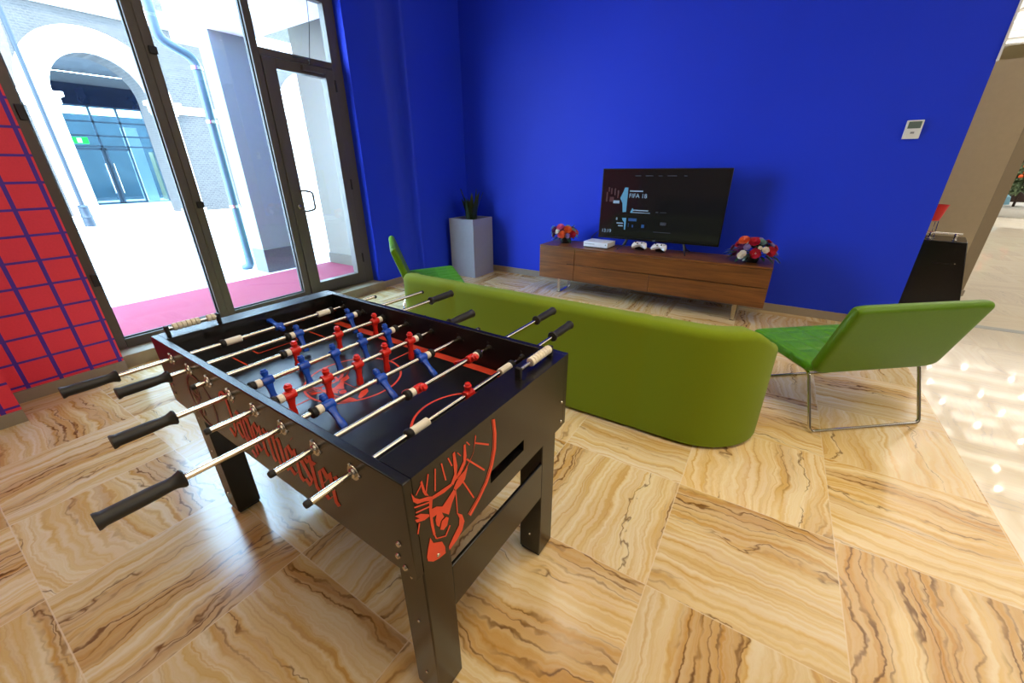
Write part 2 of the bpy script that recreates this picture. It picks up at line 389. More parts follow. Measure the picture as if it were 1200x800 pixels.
# baseboards
struct(MB().box(-3.85, 1.13, 4.836, 4.851, 0.0, 0.082).build('baseboard_back', M['base'], bevel=0.002))
b = MB(); b.prism([(-4.105,3.31),(-4.077,3.31),(-4.077,3.685),(-3.873,3.884),(-3.852,4.84),(-3.88,4.84),(-3.90,3.9),(-4.105,3.70)], 0, 0.082)
struct(b.build('baseboard_left', M['base'], smooth=0))
struct(MB().box(-4.01, -3.985, 0.12, 0.70, 0.0, 0.08).box(-3.67, -3.645, -4, 0.12, 0, 0.08).build('baseboard_left_red', M['base'], bevel=0.002))
struct(MB().box(-4.36, -4.03, 0.70, 3.30, -0.05, 0.10).build('window_sill', M['sill'], bevel=0.003))

# windows and door in the window wall (plane x = -4.25)
FX0, FX1 = -4.29, -4.21
def frame_part(y0, y1, z0, z1, parent, name='frame', x0=FX0, x1=FX1, mat='frame'):
    return MB().box(x0, x1, y0, y1, z0, z1).build(name, M[mat], parent, bevel=0.004)
def window(name, label, y0, y1, lj, rj):
    w = bpy.data.objects.new(name, None); COL.objects.link(w); struct(w, label)
    fr = MB()
    if lj: fr.box(FX0, FX1, y0, y0+lj, 0.10, 3.02)
    if rj: fr.box(FX0, FX1, y1-rj, y1, 0.10, 3.02)
    fr.box(FX0, FX1, y0+lj, y1-rj, 0.10, 0.175); fr.box(FX0, FX1, y0+lj, y1-rj, 2.92, 3.02)
    fr.build('frame', M['frame'], w, bevel=0.004)
    g = MB(); a, c = y0+lj, y1-rj
    for (p, q, s, t) in ((a, c, 0.175, 0.185), (a, c, 2.91, 2.92), (a, a+0.01, 0.175, 2.92), (c-0.01, c, 0.175, 2.92)): g.box(-4.262, -4.238, p, q, s, t)
    g.build('gasket', M['frame_dark'], w)
    MB().box(-4.253, -4.247, a, c, 0.175, 2.92).build('pane', M['glass'], w, smooth=0)
    return w
w1 = window('window_1', 'tall fixed window pane beside the red grid wall', 0.70, 1.554, 0.092, 0.064)
w2 = window('window_2', 'tall fixed window pane between the mullion and the glass door', 1.554, 2.41, 0.064, 0.068)
for z in (1.72, 0.62):
    MB().box(-4.205, -4.19, 0.752, 0.792, z, z+0.09).build('latch', M['frame_dark'], w1, bevel=0.003)
    MB().box(-4.205, -4.19, 1.57, 1.622, z+0.5, z+0.55).build('latch', M['frame_dark'], w2, bevel=0.003)
d1 = bpy.data.objects.new('door_1', None); COL.objects.link(d1); struct(d1, 'dark framed glass door with grey pull handle and transom light above')
b = MB(); b.box(FX0, FX1, 3.15, 3.27, 0.10, 3.02).box(FX0, FX1, 2.41, 3.15, 2.365, 2.425).box(FX0, FX1, 2.41, 3.15, 2.92, 3.02).box(FX0, FX1, 2.41, 3.15, 0.10, 0.122)
b.build('frame', M['frame'], d1, bevel=0.004)
leaf = MB(); leaf.box(-4.285, -4.20, 2.415, 2.535, 0.125, 2.36).box(-4.285, -4.20, 3.05, 3.145, 0.125, 2.36).box(-4.285, -4.20, 2.535, 3.05, 0.125, 0.24).box(-4.285, -4.20, 2.535, 3.05, 2.275, 2.36)
leaf = leaf.build('door_leaf', M['frame'], d1, bevel=0.004)
MB().box(-4.253, -4.247, 2.535, 3.05, 0.24, 2.275).build('pane', M['glass'], leaf, smooth=0)
MB().box(-4.253, -4.247, 2.41, 3.15, 2.425, 2.92).build('transom_pane', M['glass'], d1, smooth=0)
MB().tube(fillet([(-4.20,2.505,1.215),(-4.13,2.525,1.215),(-4.12,2.60,1.20),(-4.12,2.60,1.03),(-4.13,2.525,1.015),(-4.20,2.505,1.015)], 0.03), 0.011, 10).build('handle', M['frame'], leaf)
MB().lathe([(0.001,0),(0.022,0),(0.022,0.012),(0.014,0.014),(0.001,0.014)], (-4.20,2.475,1.06), (1,0,0)).build('lock', M['steel'], leaf)
for z in (0.36, 1.2, 2.16):
    MB().lathe([(0.001,0),(0.011,0),(0.011,0.11),(0.001,0.11)], (-4.196,3.15,z), n=12).build('hinge', M['frame_dark'], d1)
cl = MB().box(-4.20, -4.15, 2.78, 3.02, 2.30, 2.35).build('door_closer', M['frame'], leaf, bevel=0.006)
MB().tube([(-4.16,2.86,2.355),(-4.06,2.80,2.375),(-4.19,2.72,2.40)], 0.009, 8).build('closer_arm', M['frame_dark'], cl)
MB().tube([(-4.20,2.98,2.93),(-4.195,2.955,2.7),(-4.16,2.86,2.36)], 0.003, 6).build('wire', M['frame_dark'], d1)

# ------------------------------------------------------------------ outside the windows
struct(MB().box(-60, -4.33, -30, 40, -0.12, -0.02).build('paving', M['paving'], smooth=0))
struct(MB().box(-60, -13.8, -30, 40, -0.03, 0.06).build('kerb', M['paving'], bevel=0.02))
tag(MB().box(-6.15, -4.365, -3.0, 3.945, -0.021, -0.004).build('carpet', M['carpet'], bevel=0.003), 'magenta carpet laid on the porch outside the windows', 'carpet')
t = thing('porch_pillar', 'square rendered pillar with granite base on the porch outside', 'pillar', (-6.53,3.3,-0.02))
MB().box(-0.09, 0.225, -0.28, 0.28, 0.34, 3.02).build('shaft', M['bgrey'], t, bevel=0.006)
MB().box(-0.10, 0.24, -0.288, 0.288, 0, 0.345).build('base', M['granite'], t, bevel=0.005)
t = thing('porch_wall', 'beige side wall of the porch with brown granite skirting', 'wall', (-5.2,4.2,-0.02))
MB().box(-0.9, 0.895, -0.25, 0.3, 0.17, 3.56).build('wall_panel', M['beige'], t, bevel=0.004)
MB().box(-0.92, 0.895, -0.265, 0.3, 0, 0.18).build('skirting', M['granitew'], t, bevel=0.004)
struct(MB().box(-7.3, -4.33, 3.02, 3.56, 2.99, 3.6).build('porch_beam', M['facw'], smooth=0))
struct(MB().box(-7.2, -4.33, 3.0, 4.5, 3.55, 3.75).build('porch_ceiling', M['facw'], smooth=0))
# downpipe
t = thing('drainpipe', 'blue grey drainpipe with two bends beside the porch pillar', 'pipe', (-6.80,3.015,0))
MB().tube(fillet([(0,0,0.06),(0,0,2.74),(0,-0.34,2.90),(0,-0.34,5.5)], 0.10, 8), 0.055, 14).build('pipe', M['pipe'], t)
MB().tube(fillet([(0,0,0.16),(0,0,0.05),(-0.1,-0.05,-0.01)], 0.05), 0.06, 12).build('shoe', M['pipe'], t)
for z in (0.9, 2.0, 2.62): MB().lathe([(0.03,0),(0.064,0),(0.064,0.04),(0.03,0.04)], (0,0,z), n=16).build('clamp', M['steel'], t)
# lamp post
t = thing('lamp_post', 'slim blue grey lamp post standing on the far kerb', 'lamp post', (-15.3,3.17,-0.02))
MB().tube([(0,0,0.5),(0,0,6.5)], [0.052,0.042], 14).build('pole', M['lamp'], t)
MB().lathe([(0.001,0),(0.16,0),(0.16,0.04),(0.12,0.08),(0.11,0.30),(0.125,0.32),(0.11,0.36),(0.10,0.55),(0.12,0.57),(0.08,0.62),(0.001,0.62)], n=18).build('base', M['lamp'], t)
MB().lathe([(0.001,0),(0.09,0),(0.22,0.25),(0.18,0.5),(0.001,0.56)], (0,0,6.5), n=16).build('lantern', M['facw'], t)
# arcade building opposite
t = thing('arcade_building', 'white arcade building with round arch and pale brick across the street', 'building', (-17.6,5.06,0.0))
def arcw(b, x0, x1, yc, r, zs, zt, y0, y1, n=24):
    """wall slab with an arched opening (local coords)"""
    b.box(x0, x1, y0, yc-r, 0, zt); b.box(x0, x1, yc+r, y1, 0, zt)
    for k in range(n):
        a0, a1 = PI - PI*k/n, PI - PI*(k+1)/n
        p0 = (yc+r*math.cos(a0), zs+r*math.sin(a0)); p1 = (yc+r*math.cos(a1), zs+r*math.sin(a1))
        V = [b.bm.verts.new(q) for q in ((x1,p0[0],p0[1]),(x1,p1[0],p1[1]),(x1,p1[0],zt),(x1,p0[0],zt),(x0,p0[0],p0[1]),(x0,p1[0],p1[1]),(x0,p1[0],zt),(x0,p0[0],zt))]
        for fc in ((0,1,2,3),(5,4,7,6),(0,4,5,1)): b.face([V[i] for i in fc])
b = MB()
for c in (0.0, 7.0, -7.0): 
    arcw(b, -0.9, 0.0, c, 1.09, 3.42, 9.0, c-3.5, c+3.5)
b.build('facade_wall', M['facb'], t, smooth=0)
for c in (0.0, 7.0, -7.0):
    b = MB(); n = 28
    for x0, x1, ri, ro in ((-0.02, 0.10, 1.085, 1.70),):
        R = []
        for k in range(n+1):
            a = PI - PI*k/n; cs, sn = math.cos(a), math.sin(a)
            R.append([(x0,c+ri*cs,3.42+ri*sn),(x1,c+ri*cs,3.42+ri*sn),(x1,c+ro*cs,3.42+ro*sn),(x0,c+ro*cs,3.42+ro*sn)])
        b.rings(R)
    b.build('arch_surround', M['facw'], t)
    for sgn in (-1, 1):
        y0, y1 = sorted((c+sgn*1.08, c+sgn*1.68))
        p = MB().box(-0.02, 0.12, y0, y1, 0.0, 3.12).build('pilaster', M['facw'], t, bevel=0.01)
        q = MB()
        for k, (ex, z0, z1) in enumerate(((0.04,3.05,3.12),(0.08,3.12,3.30),(0.16,3.30,3.42))): q.box(-0.02, 0.14+ex, y0-ex, y1+ex, z0, z1)
        q.build('capital', M['facw'], p, bevel=0.01)
        MB().box(-0.02, 0.16, y0-0.05, y1+0.05, 0, 0.18).build('plinth', M['facw'], p, bevel=0.01)
b = MB().box(-0.02, 0.12, -10, 10, 5.5, 5.62).box(-0.02, 0.25, -10, 10, 5.62, 5.9); b.build('cornice', M['facw'], t, bevel=0.02)
for y in (1.72, -4.5): MB().box(-0.02, 0.05, y+0.02, y+3.5-0.82, 3.12, 3.36).build('string_course', M['facw'], t, bevel=0.01)
MB().box(-7.1, -0.9, -5.0, 6.5, 5.0, 5.2).build('passage_soffit', M['soff'], t, smooth=0)
# glazed shop front deep inside the arch
t = thing('glazed_shopfront', 'blue glass shopfront with double doors and green sign behind the arch', 'shopfront', (-24.8,6.9,0.0))
MB().box(-0.06, 0.06, -3.2, 4.2, 3.86, 4.62).build('navy_fascia', M['navy'], t, bevel=0.01)
MB().box(-0.02, 0.02, -3.2, 4.2, 4.62, 4.99).build('upper_wall', M['soff'], t, smooth=0)
b = MB()
for y in (-3.2,-2.2,-1.35,-0.42,0.45,1.35,2.3,3.2,4.1): b.box(-0.05, 0.05, y-0.035, y+0.035, 0, 3.9)
for z in (0.05, 2.36, 2.76, 3.28, 3.84): b.box(-0.05, 0.05, -3.2, 4.2, z-0.03, z+0.03)
b.build('mullion_frame', M['shopframe'], t)
MB().box(-0.012, 0.012, -3.2, 4.2, 0.0, 3.86).build('pane', M['sglass'], t, smooth=0)
for y0 in (-1.32, -0.39):
    d = MB(); y1 = y0+0.86
    d.box(0.06,0.10,y0,y0+0.07,0.02,2.3).box(0.06,0.10,y1-0.07,y1,0.02,2.3).box(0.06,0.10,y0,y1,0.02,0.14).box(0.06,0.10,y0,y1,2.2,2.3)
    d = d.build('door', M['shopframe'], t, bevel=0.006)
    MB().tube([(0.16,y0+(0.76 if y0<-1 else 0.10),0.5),(0.16,y0+(0.76 if y0<-1 else 0.10),1.7)], 0.02, 8).build('handle', M['steel'], d)
sg = MB().box(0.06, 0.12, -1.32, -0.80, 2.44, 2.68).build('sign', M['green'], t, bevel=0.01)
MB().box(0.121, 0.126, -1.14, -1.0, 2.47, 2.65).build('pictogram', M['facw'], sg)
MB().box(-3.2, -3.1, -3.2, 4.2, 0, 3.8).build('back_wall', M['shopin'], t, smooth=0)
MB().box(-1.4, -0.9, 0.8, 1.25, 0, 3.2).build('inner_column', M['facw'], t, smooth=0)
MB().box(-1.2, -0.8, 1.5, 2.2, 0.1, 2.2).build('display_panel', M['cream'], t, smooth=0)

# ------------------------------------------------------------------ foosball table
TH = math.radians(-1.5)
ft = thing('foosball_table', 'black foosball table with orange stag emblem and chrome rods', 'foosball table', (-1.205,0.782,0), TH)
L2, W2, ZT, ZB, TK = 0.70, 0.37, 0.84, 0.555, 0.024
near = MB().box(-L2, L2, -W2, -W2+TK, ZB, ZT).build('side_panel', M['blk'], ft, bevel=0.0025)
far = MB().box(-L2, L2, W2-TK, W2, ZB, ZT).build('side_panel', M['blk'], ft, bevel=0.0025)
IY = W2-TK
# right end: outer board with the ball slot, thick rim on top
hb = [(-0.07,0.632),(-0.078,0.618),(-0.06,0.606),(0.045,0.632),(0.078,0.650),(0.08,0.668),(0.06,0.672),(-0.045,0.645)]
b = MB().box(0.665, L2, -IY, -0.085, ZB, ZT).box(0.665, L2, 0.085, IY, ZB, ZT).box(0.665, L2, -0.085, 0.085, 0.660, ZT).box(0.665, L2, -0.085, 0.085, ZB, 0.620)
b.box(0.60, 0.665, -IY, IY, 0.80, ZT).box(0.60, 0.62, -IY, IY, 0.69, 0.80)
endr = b.build('end_panel', M['blk'], ft, smooth=0)
b = MB().box(-L2, -0.665, -IY, IY, ZB, ZT).box(-0.665, -0.612, -IY, IY, 0.80, ZT).box(-0.63, -0.612, -IY, IY, 0.69, 0.80)
endl = b.build('end_panel', M['blk'], ft, smooth=0)
b = MB().box(0.627, 0.632, -0.085, 0.085, 0.60, 0.68).box(0.632, 0.664, -0.085, 0.085, 0.616, 0.620); b.build('ball_tray', M['inner'], endr)
b = MB(); b.lathe([(0.0175*math.sin(PI*k/10), 0.0175-0.0175*math.cos(PI*k/10)) for k in range(11)], (0.648,0.0,0.6205), n=16); b.build('ball', M['orange'], endr)
pf = MB().box(-0.66, 0.66, -IY, IY, 0.685, 0.70).build('playfield', M['field'], ft, smooth=0)
MB().box(-0.66, 0.66, -IY, IY, 0.575, 0.59).build('bottom_board', M['inner'], ft, smooth=0)
for sgn in (-1, 1):
    MB().box(-0.61, 0.60, sgn*IY-0.001 if sgn < 0 else sgn*IY-0.0015, sgn*IY+0.0015 if sgn < 0 else sgn*IY+0.001, 0.70, 0.838).build('inner_lining', M['inner'], ft, smooth=0)
# legs and stretchers
LEG = {}
for (xa, xb) in ((0.602,0.694),(-0.634,-0.536)):
    for (ya, yb) in ((-0.345,-0.250),(0.215,0.310)):
        lg = MB().box(xa, xb, ya, yb, 0.012, ZB+0.04).build('leg', M['blk'], ft, bevel=0.004)
        MB().prism([(xa+.006,ya+.006),(xb-.006,ya+.006),(xb-.006,yb-.006),(xa+.006,yb-.006)], 0.0, 0.0125).build('foot', M['rubber'], lg)
        for z in (0.10, 0.33, 0.50):
            for yy, nx in ((ya, 0),):
                MB().lathe([(0.001,0),(0.005,0),(0.004,0.003),(0.001,0.003)], ((xa+xb)/2, yy+0.001, z), (0,-1,0), n=8).build('bolt', M['steel'], lg)
    xm = 0.688 if xa > 0 else -0.60
    MB().box(xm-0.006, xm+0.006, -0.252, 0.217, 0.313, 0.468).build('stretcher', M['blk'], ft, bevel=0.003)
for (x, z) in ((-0.665,0.60),(-0.655,0.64),(0.645,0.60),(0.655,0.645),(0.665,0.575)):
    MB().lathe([(0.001,0),(0.008,0),(0.006,0.004),(0.001,0.005)], (x, -W2, z), (0,-1,0), n=10).build('bolt', M['steel'], near)
for (y, z) in ((0.335,0.58),(0.335,0.66),(-0.30,0.568)):
    MB().lathe([(0.001,0),(0.006,0),(0.005,0.003),(0.001,0.004)], (L2, y, z), (1,0,0), n=10).build('bolt', M['steel'], endr)

# flat printed shapes -------------------------------------------------
def decal(polys, plane, name, parent, mat='orange', off=0.0007):
    """polys of 2-D points -> thin flat mesh; plane maps (a,b)->3-D"""
    b = MB()
    for k, p in enumerate(polys):
        q = [Vector(plane(*c)) for c in p]
        b.poly(q)
    return b.build(name, M[mat], parent, smooth=0)
def stroke(p0, p1, w):
    d = Vector((p1[0]-p0[0], p1[1]-p0[1])); n = Vector((-d.y, d.x)).normalized()*w/2
    return [(p0[0]+n.x,p0[1]+n.y),(p0[0]-n.x,p0[1]-n.y),(p1[0]-n.x,p1[1]-n.y),(p1[0]+n.x,p1[1]+n.y)]
def arcband(c, r0, r1, a0, a1, n=24):
    out = []
    for k in range(n):
        t0, t1 = a0+(a1-a0)*k/n, a0+(a1-a0)*(k+1)/n
        out.append([(c[0]+r0*math.cos(t0),c[1]+r0*math.sin(t0)),(c[0]+r1*math.cos(t0),c[1]+r1*math.sin(t0)),(c[0]+r1*math.cos(t1),c[1]+r1*math.sin(t1)),(c[0]+r0*math.cos(t1),c[1]+r0*math.sin(t1))])
    return out
STAG_END = [[(-0.0593, 0.8195), (-0.0537, 0.7699), (-0.0636, 0.776), (-0.0678, 0.8231)], [(-0.0696, 0.8238), (-0.0656, 0.7773), (-0.0686, 0.7792), (-0.0721, 0.8249)], [(-0.0537, 0.7699), (-0.0575, 0.7229), (-0.0675, 0.7296), (-0.0636, 0.776)], [(-0.0656, 0.7773), (-0.0696, 0.731), (-0.0726, 0.733), (-0.0686, 0.7792)], [(-0.0575, 0.7229), (-0.0732, 0.6757), (-0.0824, 0.6834), (-0.0675, 0.7296)], [(-0.0696, 0.731), (-0.0844, 0.685), (-0.0871, 0.6873), (-0.0726, 0.733)], [(-0.0732, 0.6757), (-0.0993, 0.6359), (-0.1071, 0.6444), (-0.0824, 0.6834)], [(-0.0844, 0.685), (-0.1087, 0.6462), (-0.111, 0.6487), (-0.0871, 0.6873)], [(-0.0993, 0.6359), (-0.134, 0.6075), (-0.1406, 0.6166), (-0.1071, 0.6444)], [(-0.1087, 0.6462), (-0.142, 0.6185), (-0.144, 0.6212), (-0.111, 0.6487)], [(-0.134, 0.6075), (-0.1755, 0.5816), (-0.1827, 0.5926), (-0.1406, 0.6166)], [(-0.142, 0.6185), (-0.1842, 0.5949), (-0.1863, 0.5982), (-0.144, 0.6212)], [(-0.1438, 0.7943), (-0.1427, 0.7993), (-0.0878, 0.7588), (-0.089, 0.7534)], [(-0.18, 0.7705), (-0.176, 0.7727), (-0.1084, 0.6883), (-0.1129, 0.6861)], [(-0.199, 0.716), (-0.1938, 0.715), (-0.1566, 0.6304), (-0.1623, 0.6319)], [(-0.2415, 0.8184), (-0.2372, 0.8174), (-0.2266, 0.7869), (-0.231, 0.7881)], [(-0.2632, 0.8192), (-0.2588, 0.8171), (-0.2502, 0.7612), (-0.2547, 0.7637)], [(-0.2824, 0.8188), (-0.2787, 0.8162), (-0.2858, 0.7575), (-0.2895, 0.7605)], [(-0.3036, 0.8201), (-0.3001, 0.8171), (-0.3123, 0.7728), (-0.3157, 0.776)], [(-0.3233, 0.8094), (-0.3209, 0.8063), (-0.3398, 0.7892), (-0.3421, 0.7923)], [(-0.3431, 0.7133), (-0.3399, 0.7097), (-0.3484, 0.6844), (-0.3516, 0.6881)], [(-0.3256, 0.8136), (-0.3205, 0.8154), (-0.3158, 0.785), (-0.3072, 0.7615), (-0.3176, 0.7713), (-0.3222, 0.7842)], [(-0.3524, 0.8061), (-0.3451, 0.7871), (-0.333, 0.7733), (-0.3075, 0.7598), (-0.2991, 0.7529), (-0.2981, 0.7394), (-0.3196, 0.7559), (-0.3402, 0.7662), (-0.3502, 0.7808)], [(-0.3493, 0.7612), (-0.35, 0.7659), (-0.3075, 0.7451), (-0.3065, 0.7402)], [(-0.3466, 0.7443), (-0.3477, 0.7492), (-0.3091, 0.7338), (-0.3078, 0.7287)], [(-0.3511, 0.7404), (-0.3353, 0.7336), (-0.3135, 0.7127), (-0.3117, 0.7053), (-0.3261, 0.7068), (-0.3485, 0.7194), (-0.3519, 0.7306), (-0.3398, 0.7239)], [(-0.3005, 0.7522), (-0.2656, 0.7462), (-0.2372, 0.7409), (-0.2321, 0.7323), (-0.2615, 0.7325), (-0.2984, 0.7428)], [(-0.2372, 0.7409), (-0.2234, 0.7594), (-0.2234, 0.819), (-0.216, 0.8201), (-0.2113, 0.7748), (-0.2172, 0.7449), (-0.2293, 0.7301)], [(-0.2241, 0.7371), (-0.2169, 0.748), (-0.2052, 0.7587), (-0.1898, 0.7734), (-0.1844, 0.8175), (-0.1782, 0.8165), (-0.1772, 0.7808), (-0.1828, 0.7619), (-0.2019, 0.7431)], [(-0.2164, 0.7377), (-0.1884, 0.743), (-0.1654, 0.7561), (-0.1488, 0.7776), (-0.1407, 0.8209), (-0.1379, 0.8128), (-0.1509, 0.7724), (-0.176, 0.7471), (-0.2029, 0.732)], [(-0.2092, 0.8112), (-0.2066, 0.8117), (-0.1959, 0.7949), (-0.1986, 0.7945)], [(-0.1754, 0.8198), (-0.1726, 0.8202), (-0.1619, 0.8037), (-0.1648, 0.8034)], [(-0.2303, 0.7203), (-0.2167, 0.7346), (-0.193, 0.7364), (-0.1788, 0.7524), (-0.1762, 0.7439), (-0.1883, 0.716), (-0.2065, 0.7099), (-0.2222, 0.709)], [(-0.3066, 0.756), (-0.2977, 0.7423), (-0.3037, 0.7156), (-0.3032, 0.6757), (-0.3007, 0.6393), (-0.3075, 0.6405), (-0.3113, 0.6767), (-0.311, 0.722)], [(-0.3046, 0.7196), (-0.2883, 0.7137), (-0.271, 0.6986), (-0.2534, 0.7061), (-0.2298, 0.7172), (-0.2228, 0.7028), (-0.2404, 0.6802), (-0.2479, 0.6661), (-0.2534, 0.6572), (-0.2742, 0.6827), (-0.291, 0.6911), (-0.3045, 0.6934)], [(-0.291, 0.6911), (-0.2742, 0.6827), (-0.269, 0.6644), (-0.2803, 0.6611), (-0.2868, 0.648), (-0.2946, 0.6608), (-0.2959, 0.6789)], [(-0.277, 0.6581), (-0.2623, 0.6583), (-0.2544, 0.6477), (-0.2616, 0.6297), (-0.2746, 0.6266), (-0.2851, 0.6381)], [(-0.3076, 0.6464), (-0.3035, 0.6445), (-0.2977, 0.6221), (-0.3019, 0.6241)], [(-0.2995, 0.6208), (-0.3001, 0.6254), (-0.2702, 0.6044), (-0.2695, 0.5996)], [(-0.268, 0.5994), (-0.2717, 0.6046), (-0.2544, 0.6238), (-0.2507, 0.6186)], [(-0.2253, 0.7134), (-0.2217, 0.7107), (-0.2222, 0.6306), (-0.2259, 0.6337)], [(-0.2259, 0.6381), (-0.2076, 0.6159), (-0.2009, 0.5875), (-0.2122, 0.5642), (-0.2341, 0.5516), (-0.2628, 0.5452), (-0.2637, 0.559), (-0.2438, 0.5763), (-0.2221, 0.5924), (-0.2186, 0.6127)], [(-0.3175, 0.6435), (-0.3101, 0.6195), (-0.2839, 0.5972), (-0.2755, 0.5712), (-0.2756, 0.5489), (-0.2977, 0.5538), (-0.317, 0.5637), (-0.3323, 0.5818), (-0.3338, 0.5964), (-0.3276, 0.6179)]]
STAG_C = [[(-0.133, 0.1022), (-0.1285, 0.1039), (-0.1242, 0.0765), (-0.1165, 0.0554), (-0.1258, 0.0642), (-0.13, 0.0758)], [(-0.1572, 0.0955), (-0.1506, 0.0784), (-0.1397, 0.066), (-0.1167, 0.0538), (-0.1092, 0.0476), (-0.1083, 0.0355), (-0.1276, 0.0503), (-0.1462, 0.0596), (-0.1552, 0.0727)], [(-0.1544, 0.0551), (-0.155, 0.0593), (-0.1167, 0.0406), (-0.1158, 0.0362)], [(-0.1519, 0.0399), (-0.1529, 0.0443), (-0.1182, 0.0304), (-0.117, 0.0258)], [(-0.156, 0.0364), (-0.1418, 0.0302), (-0.1221, 0.0114), (-0.1205, 0.0048), (-0.1335, 0.0061), (-0.1536, 0.0175), (-0.1567, 0.0275), (-0.1458, 0.0215)], [(-0.1104, 0.047), (-0.079, 0.0416), (-0.0535, 0.0368), (-0.0489, 0.0291), (-0.0754, 0.0293), (-0.1086, 0.0385)], [(-0.0535, 0.0368), (-0.0411, 0.0535), (-0.0411, 0.1071), (-0.0344, 0.1081), (-0.0302, 0.0673), (-0.0355, 0.0404), (-0.0464, 0.0271)], [(-0.0417, 0.0334), (-0.0352, 0.0432), (-0.0247, 0.0528), (-0.0108, 0.0661), (-0.006, 0.1058), (-0.0004, 0.1049), (0.0005, 0.0727), (-0.0045, 0.0557), (-0.0217, 0.0388)], [(-0.0348, 0.0339), (-0.0096, 0.0387), (0.0111, 0.0505), (0.0261, 0.0698), (0.0334, 0.1088), (0.0359, 0.1015), (0.0242, 0.0652), (0.0016, 0.0424), (-0.0226, 0.0288)], [(-0.0283, 0.1001), (-0.0259, 0.1005), (-0.0163, 0.0854), (-0.0187, 0.0851)], [(0.0021, 0.1078), (0.0047, 0.1082), (0.0143, 0.0933), (0.0117, 0.0931)], [(-0.0473, 0.0183), (-0.035, 0.0311), (-0.0137, 0.0328), (-0.0009, 0.0472), (0.0014, 0.0395), (-0.0095, 0.0144), (-0.0258, 0.0089), (-0.04, 0.0081)], [(-0.1159, 0.0504), (-0.1079, 0.0381), (-0.1133, 0.014), (-0.1129, -0.0219), (-0.1106, -0.0546), (-0.1167, -0.0536), (-0.1202, -0.021), (-0.1199, 0.0198)], [(-0.1141, 0.0176), (-0.0995, 0.0123), (-0.0839, -0.0013), (-0.0681, 0.0055), (-0.0468, 0.0155), (-0.0405, 0.0025), (-0.0564, -0.0178), (-0.0631, -0.0305), (-0.0681, -0.0385), (-0.0868, -0.0156), (-0.1019, -0.008), (-0.114, -0.0059)], [(-0.1019, -0.008), (-0.0868, -0.0156), (-0.0821, -0.032), (-0.0923, -0.035), (-0.0981, -0.0468), (-0.1051, -0.0353), (-0.1063, -0.019)], [(-0.0893, -0.0377), (-0.0761, -0.0375), (-0.069, -0.0471), (-0.0754, -0.0633), (-0.0871, -0.0661), (-0.0966, -0.0557)], [(-0.1168, -0.0482), (-0.1131, -0.0499), (-0.1079, -0.0701), (-0.1117, -0.0683)], [(-0.1095, -0.0713), (-0.1101, -0.0671), (-0.0832, -0.086), (-0.0826, -0.0904)], [(-0.0812, -0.0905), (-0.0845, -0.0859), (-0.069, -0.0686), (-0.0656, -0.0733)], [(-0.0428, 0.0121), (-0.0395, 0.0096), (-0.04, -0.0625), (-0.0433, -0.0597)], [(-0.0433, -0.0557), (-0.0268, -0.0757), (-0.0208, -0.1012), (-0.031, -0.1222), (-0.0507, -0.1336), (-0.0765, -0.1393), (-0.0773, -0.1269), (-0.0594, -0.1113), (-0.0399, -0.0968), (-0.0367, -0.0786)], [(-0.1258, -0.0508), (-0.1191, -0.0724), (-0.0955, -0.0925), (-0.088, -0.1159), (-0.088, -0.136), (-0.1079, -0.1316), (-0.1253, -0.1227), (-0.1391, -0.1064), (-0.1404, -0.0932), (-0.1348, -0.0739)]]
def endpl(y, z): return (L2+0.0012, y, z)
decal(STAG_END, endpl, 'stag_emblem', endr)
# blackletter wordmark written with a slanted nib
G = {
 'J': (0.92, [(.62,1.42,.62,.15),(.62,.15,.32,-.22),(.32,-.22,.02,.02),(.15,1.36,.45,1.46),(.45,1.46,.85,1.34),(.15,1.36,.08,1.1)]),
 'a': (0.70, [(.42,1,.42,.1),(.42,.1,.58,.02),(.1,.86,.26,1),(.26,1,.42,.88),(.0,.48,.0,.16),(0,.16,.2,.0),(.2,0,.42,.2),(0,.5,.38,.62),(.06,1.34,.1,1.38),(.36,1.34,.4,1.38)]),
 'g': (0.66, [(0,.84,0,.25),(0,.25,.2,.06),(.2,.06,.42,.25),(.42,1,.42,-.3),(.42,-.3,.18,-.48),(.18,-.48,-.06,-.3),(0,.84,.2,1),(.2,1,.42,.86)]),
 'e': (0.58, [(0,.84,0,.16),(0,.16,.2,0),(.2,0,.42,.2),(0,.84,.22,1),(.22,1,.42,.76),(.42,.76,.05,.44)]),
 'r': (0.52, [(0,1,0,.1),(0,.1,.12,0),(0,.82,.26,1),(.26,1,.38,.88)]),
 'm': (1.10, [(0,1,0,.1),(0,.1,.1,0),(.38,.94,.38,.1),(.38,.1,.48,0),(.76,.94,.76,.1),(.76,.1,.9,0),(0,.82,.3,1),(.3,1,.38,.92),(.38,.82,.68,1),(.68,1,.76,.92)]),
 'i': (0.30, [(0,1,0,.1),(0,.1,.14,0),(.02,1.32,.06,1.36)]),
 's': (0.56, [(.42,.84,.22,1),(.22,1,0,.8),(0,.8,.4,.28),(.4,.28,.2,0),(.2,0,0,.16)]),
 't': (0.46, [(.06,1.28,.06,.14),(.06,.14,.28,0),(-.1,.96,.3,.96)]),
}
def wordmark(word, x0, z0, h):
    out = []; x = x0; nx, nz = 0.125*math.cos(0.62), 0.125*math.sin(0.62)
    for ch in word:
        w, st = G[ch]
        for (a, b_, c, d) in st:
            P = [(a-nx,b_-nz),(a+nx,b_+nz),(c+nx,d+nz),(c-nx,d-nz)]
            out.append([(x+p*h*0.82, z0+q*h) for p, q in P])
        x += w*h*0.82
    return out
decal(wordmark('Jagermeister', -0.172, 0.630, 0.104), lambda x, z: (x, -W2-0.0012, z), 'lettering', near)
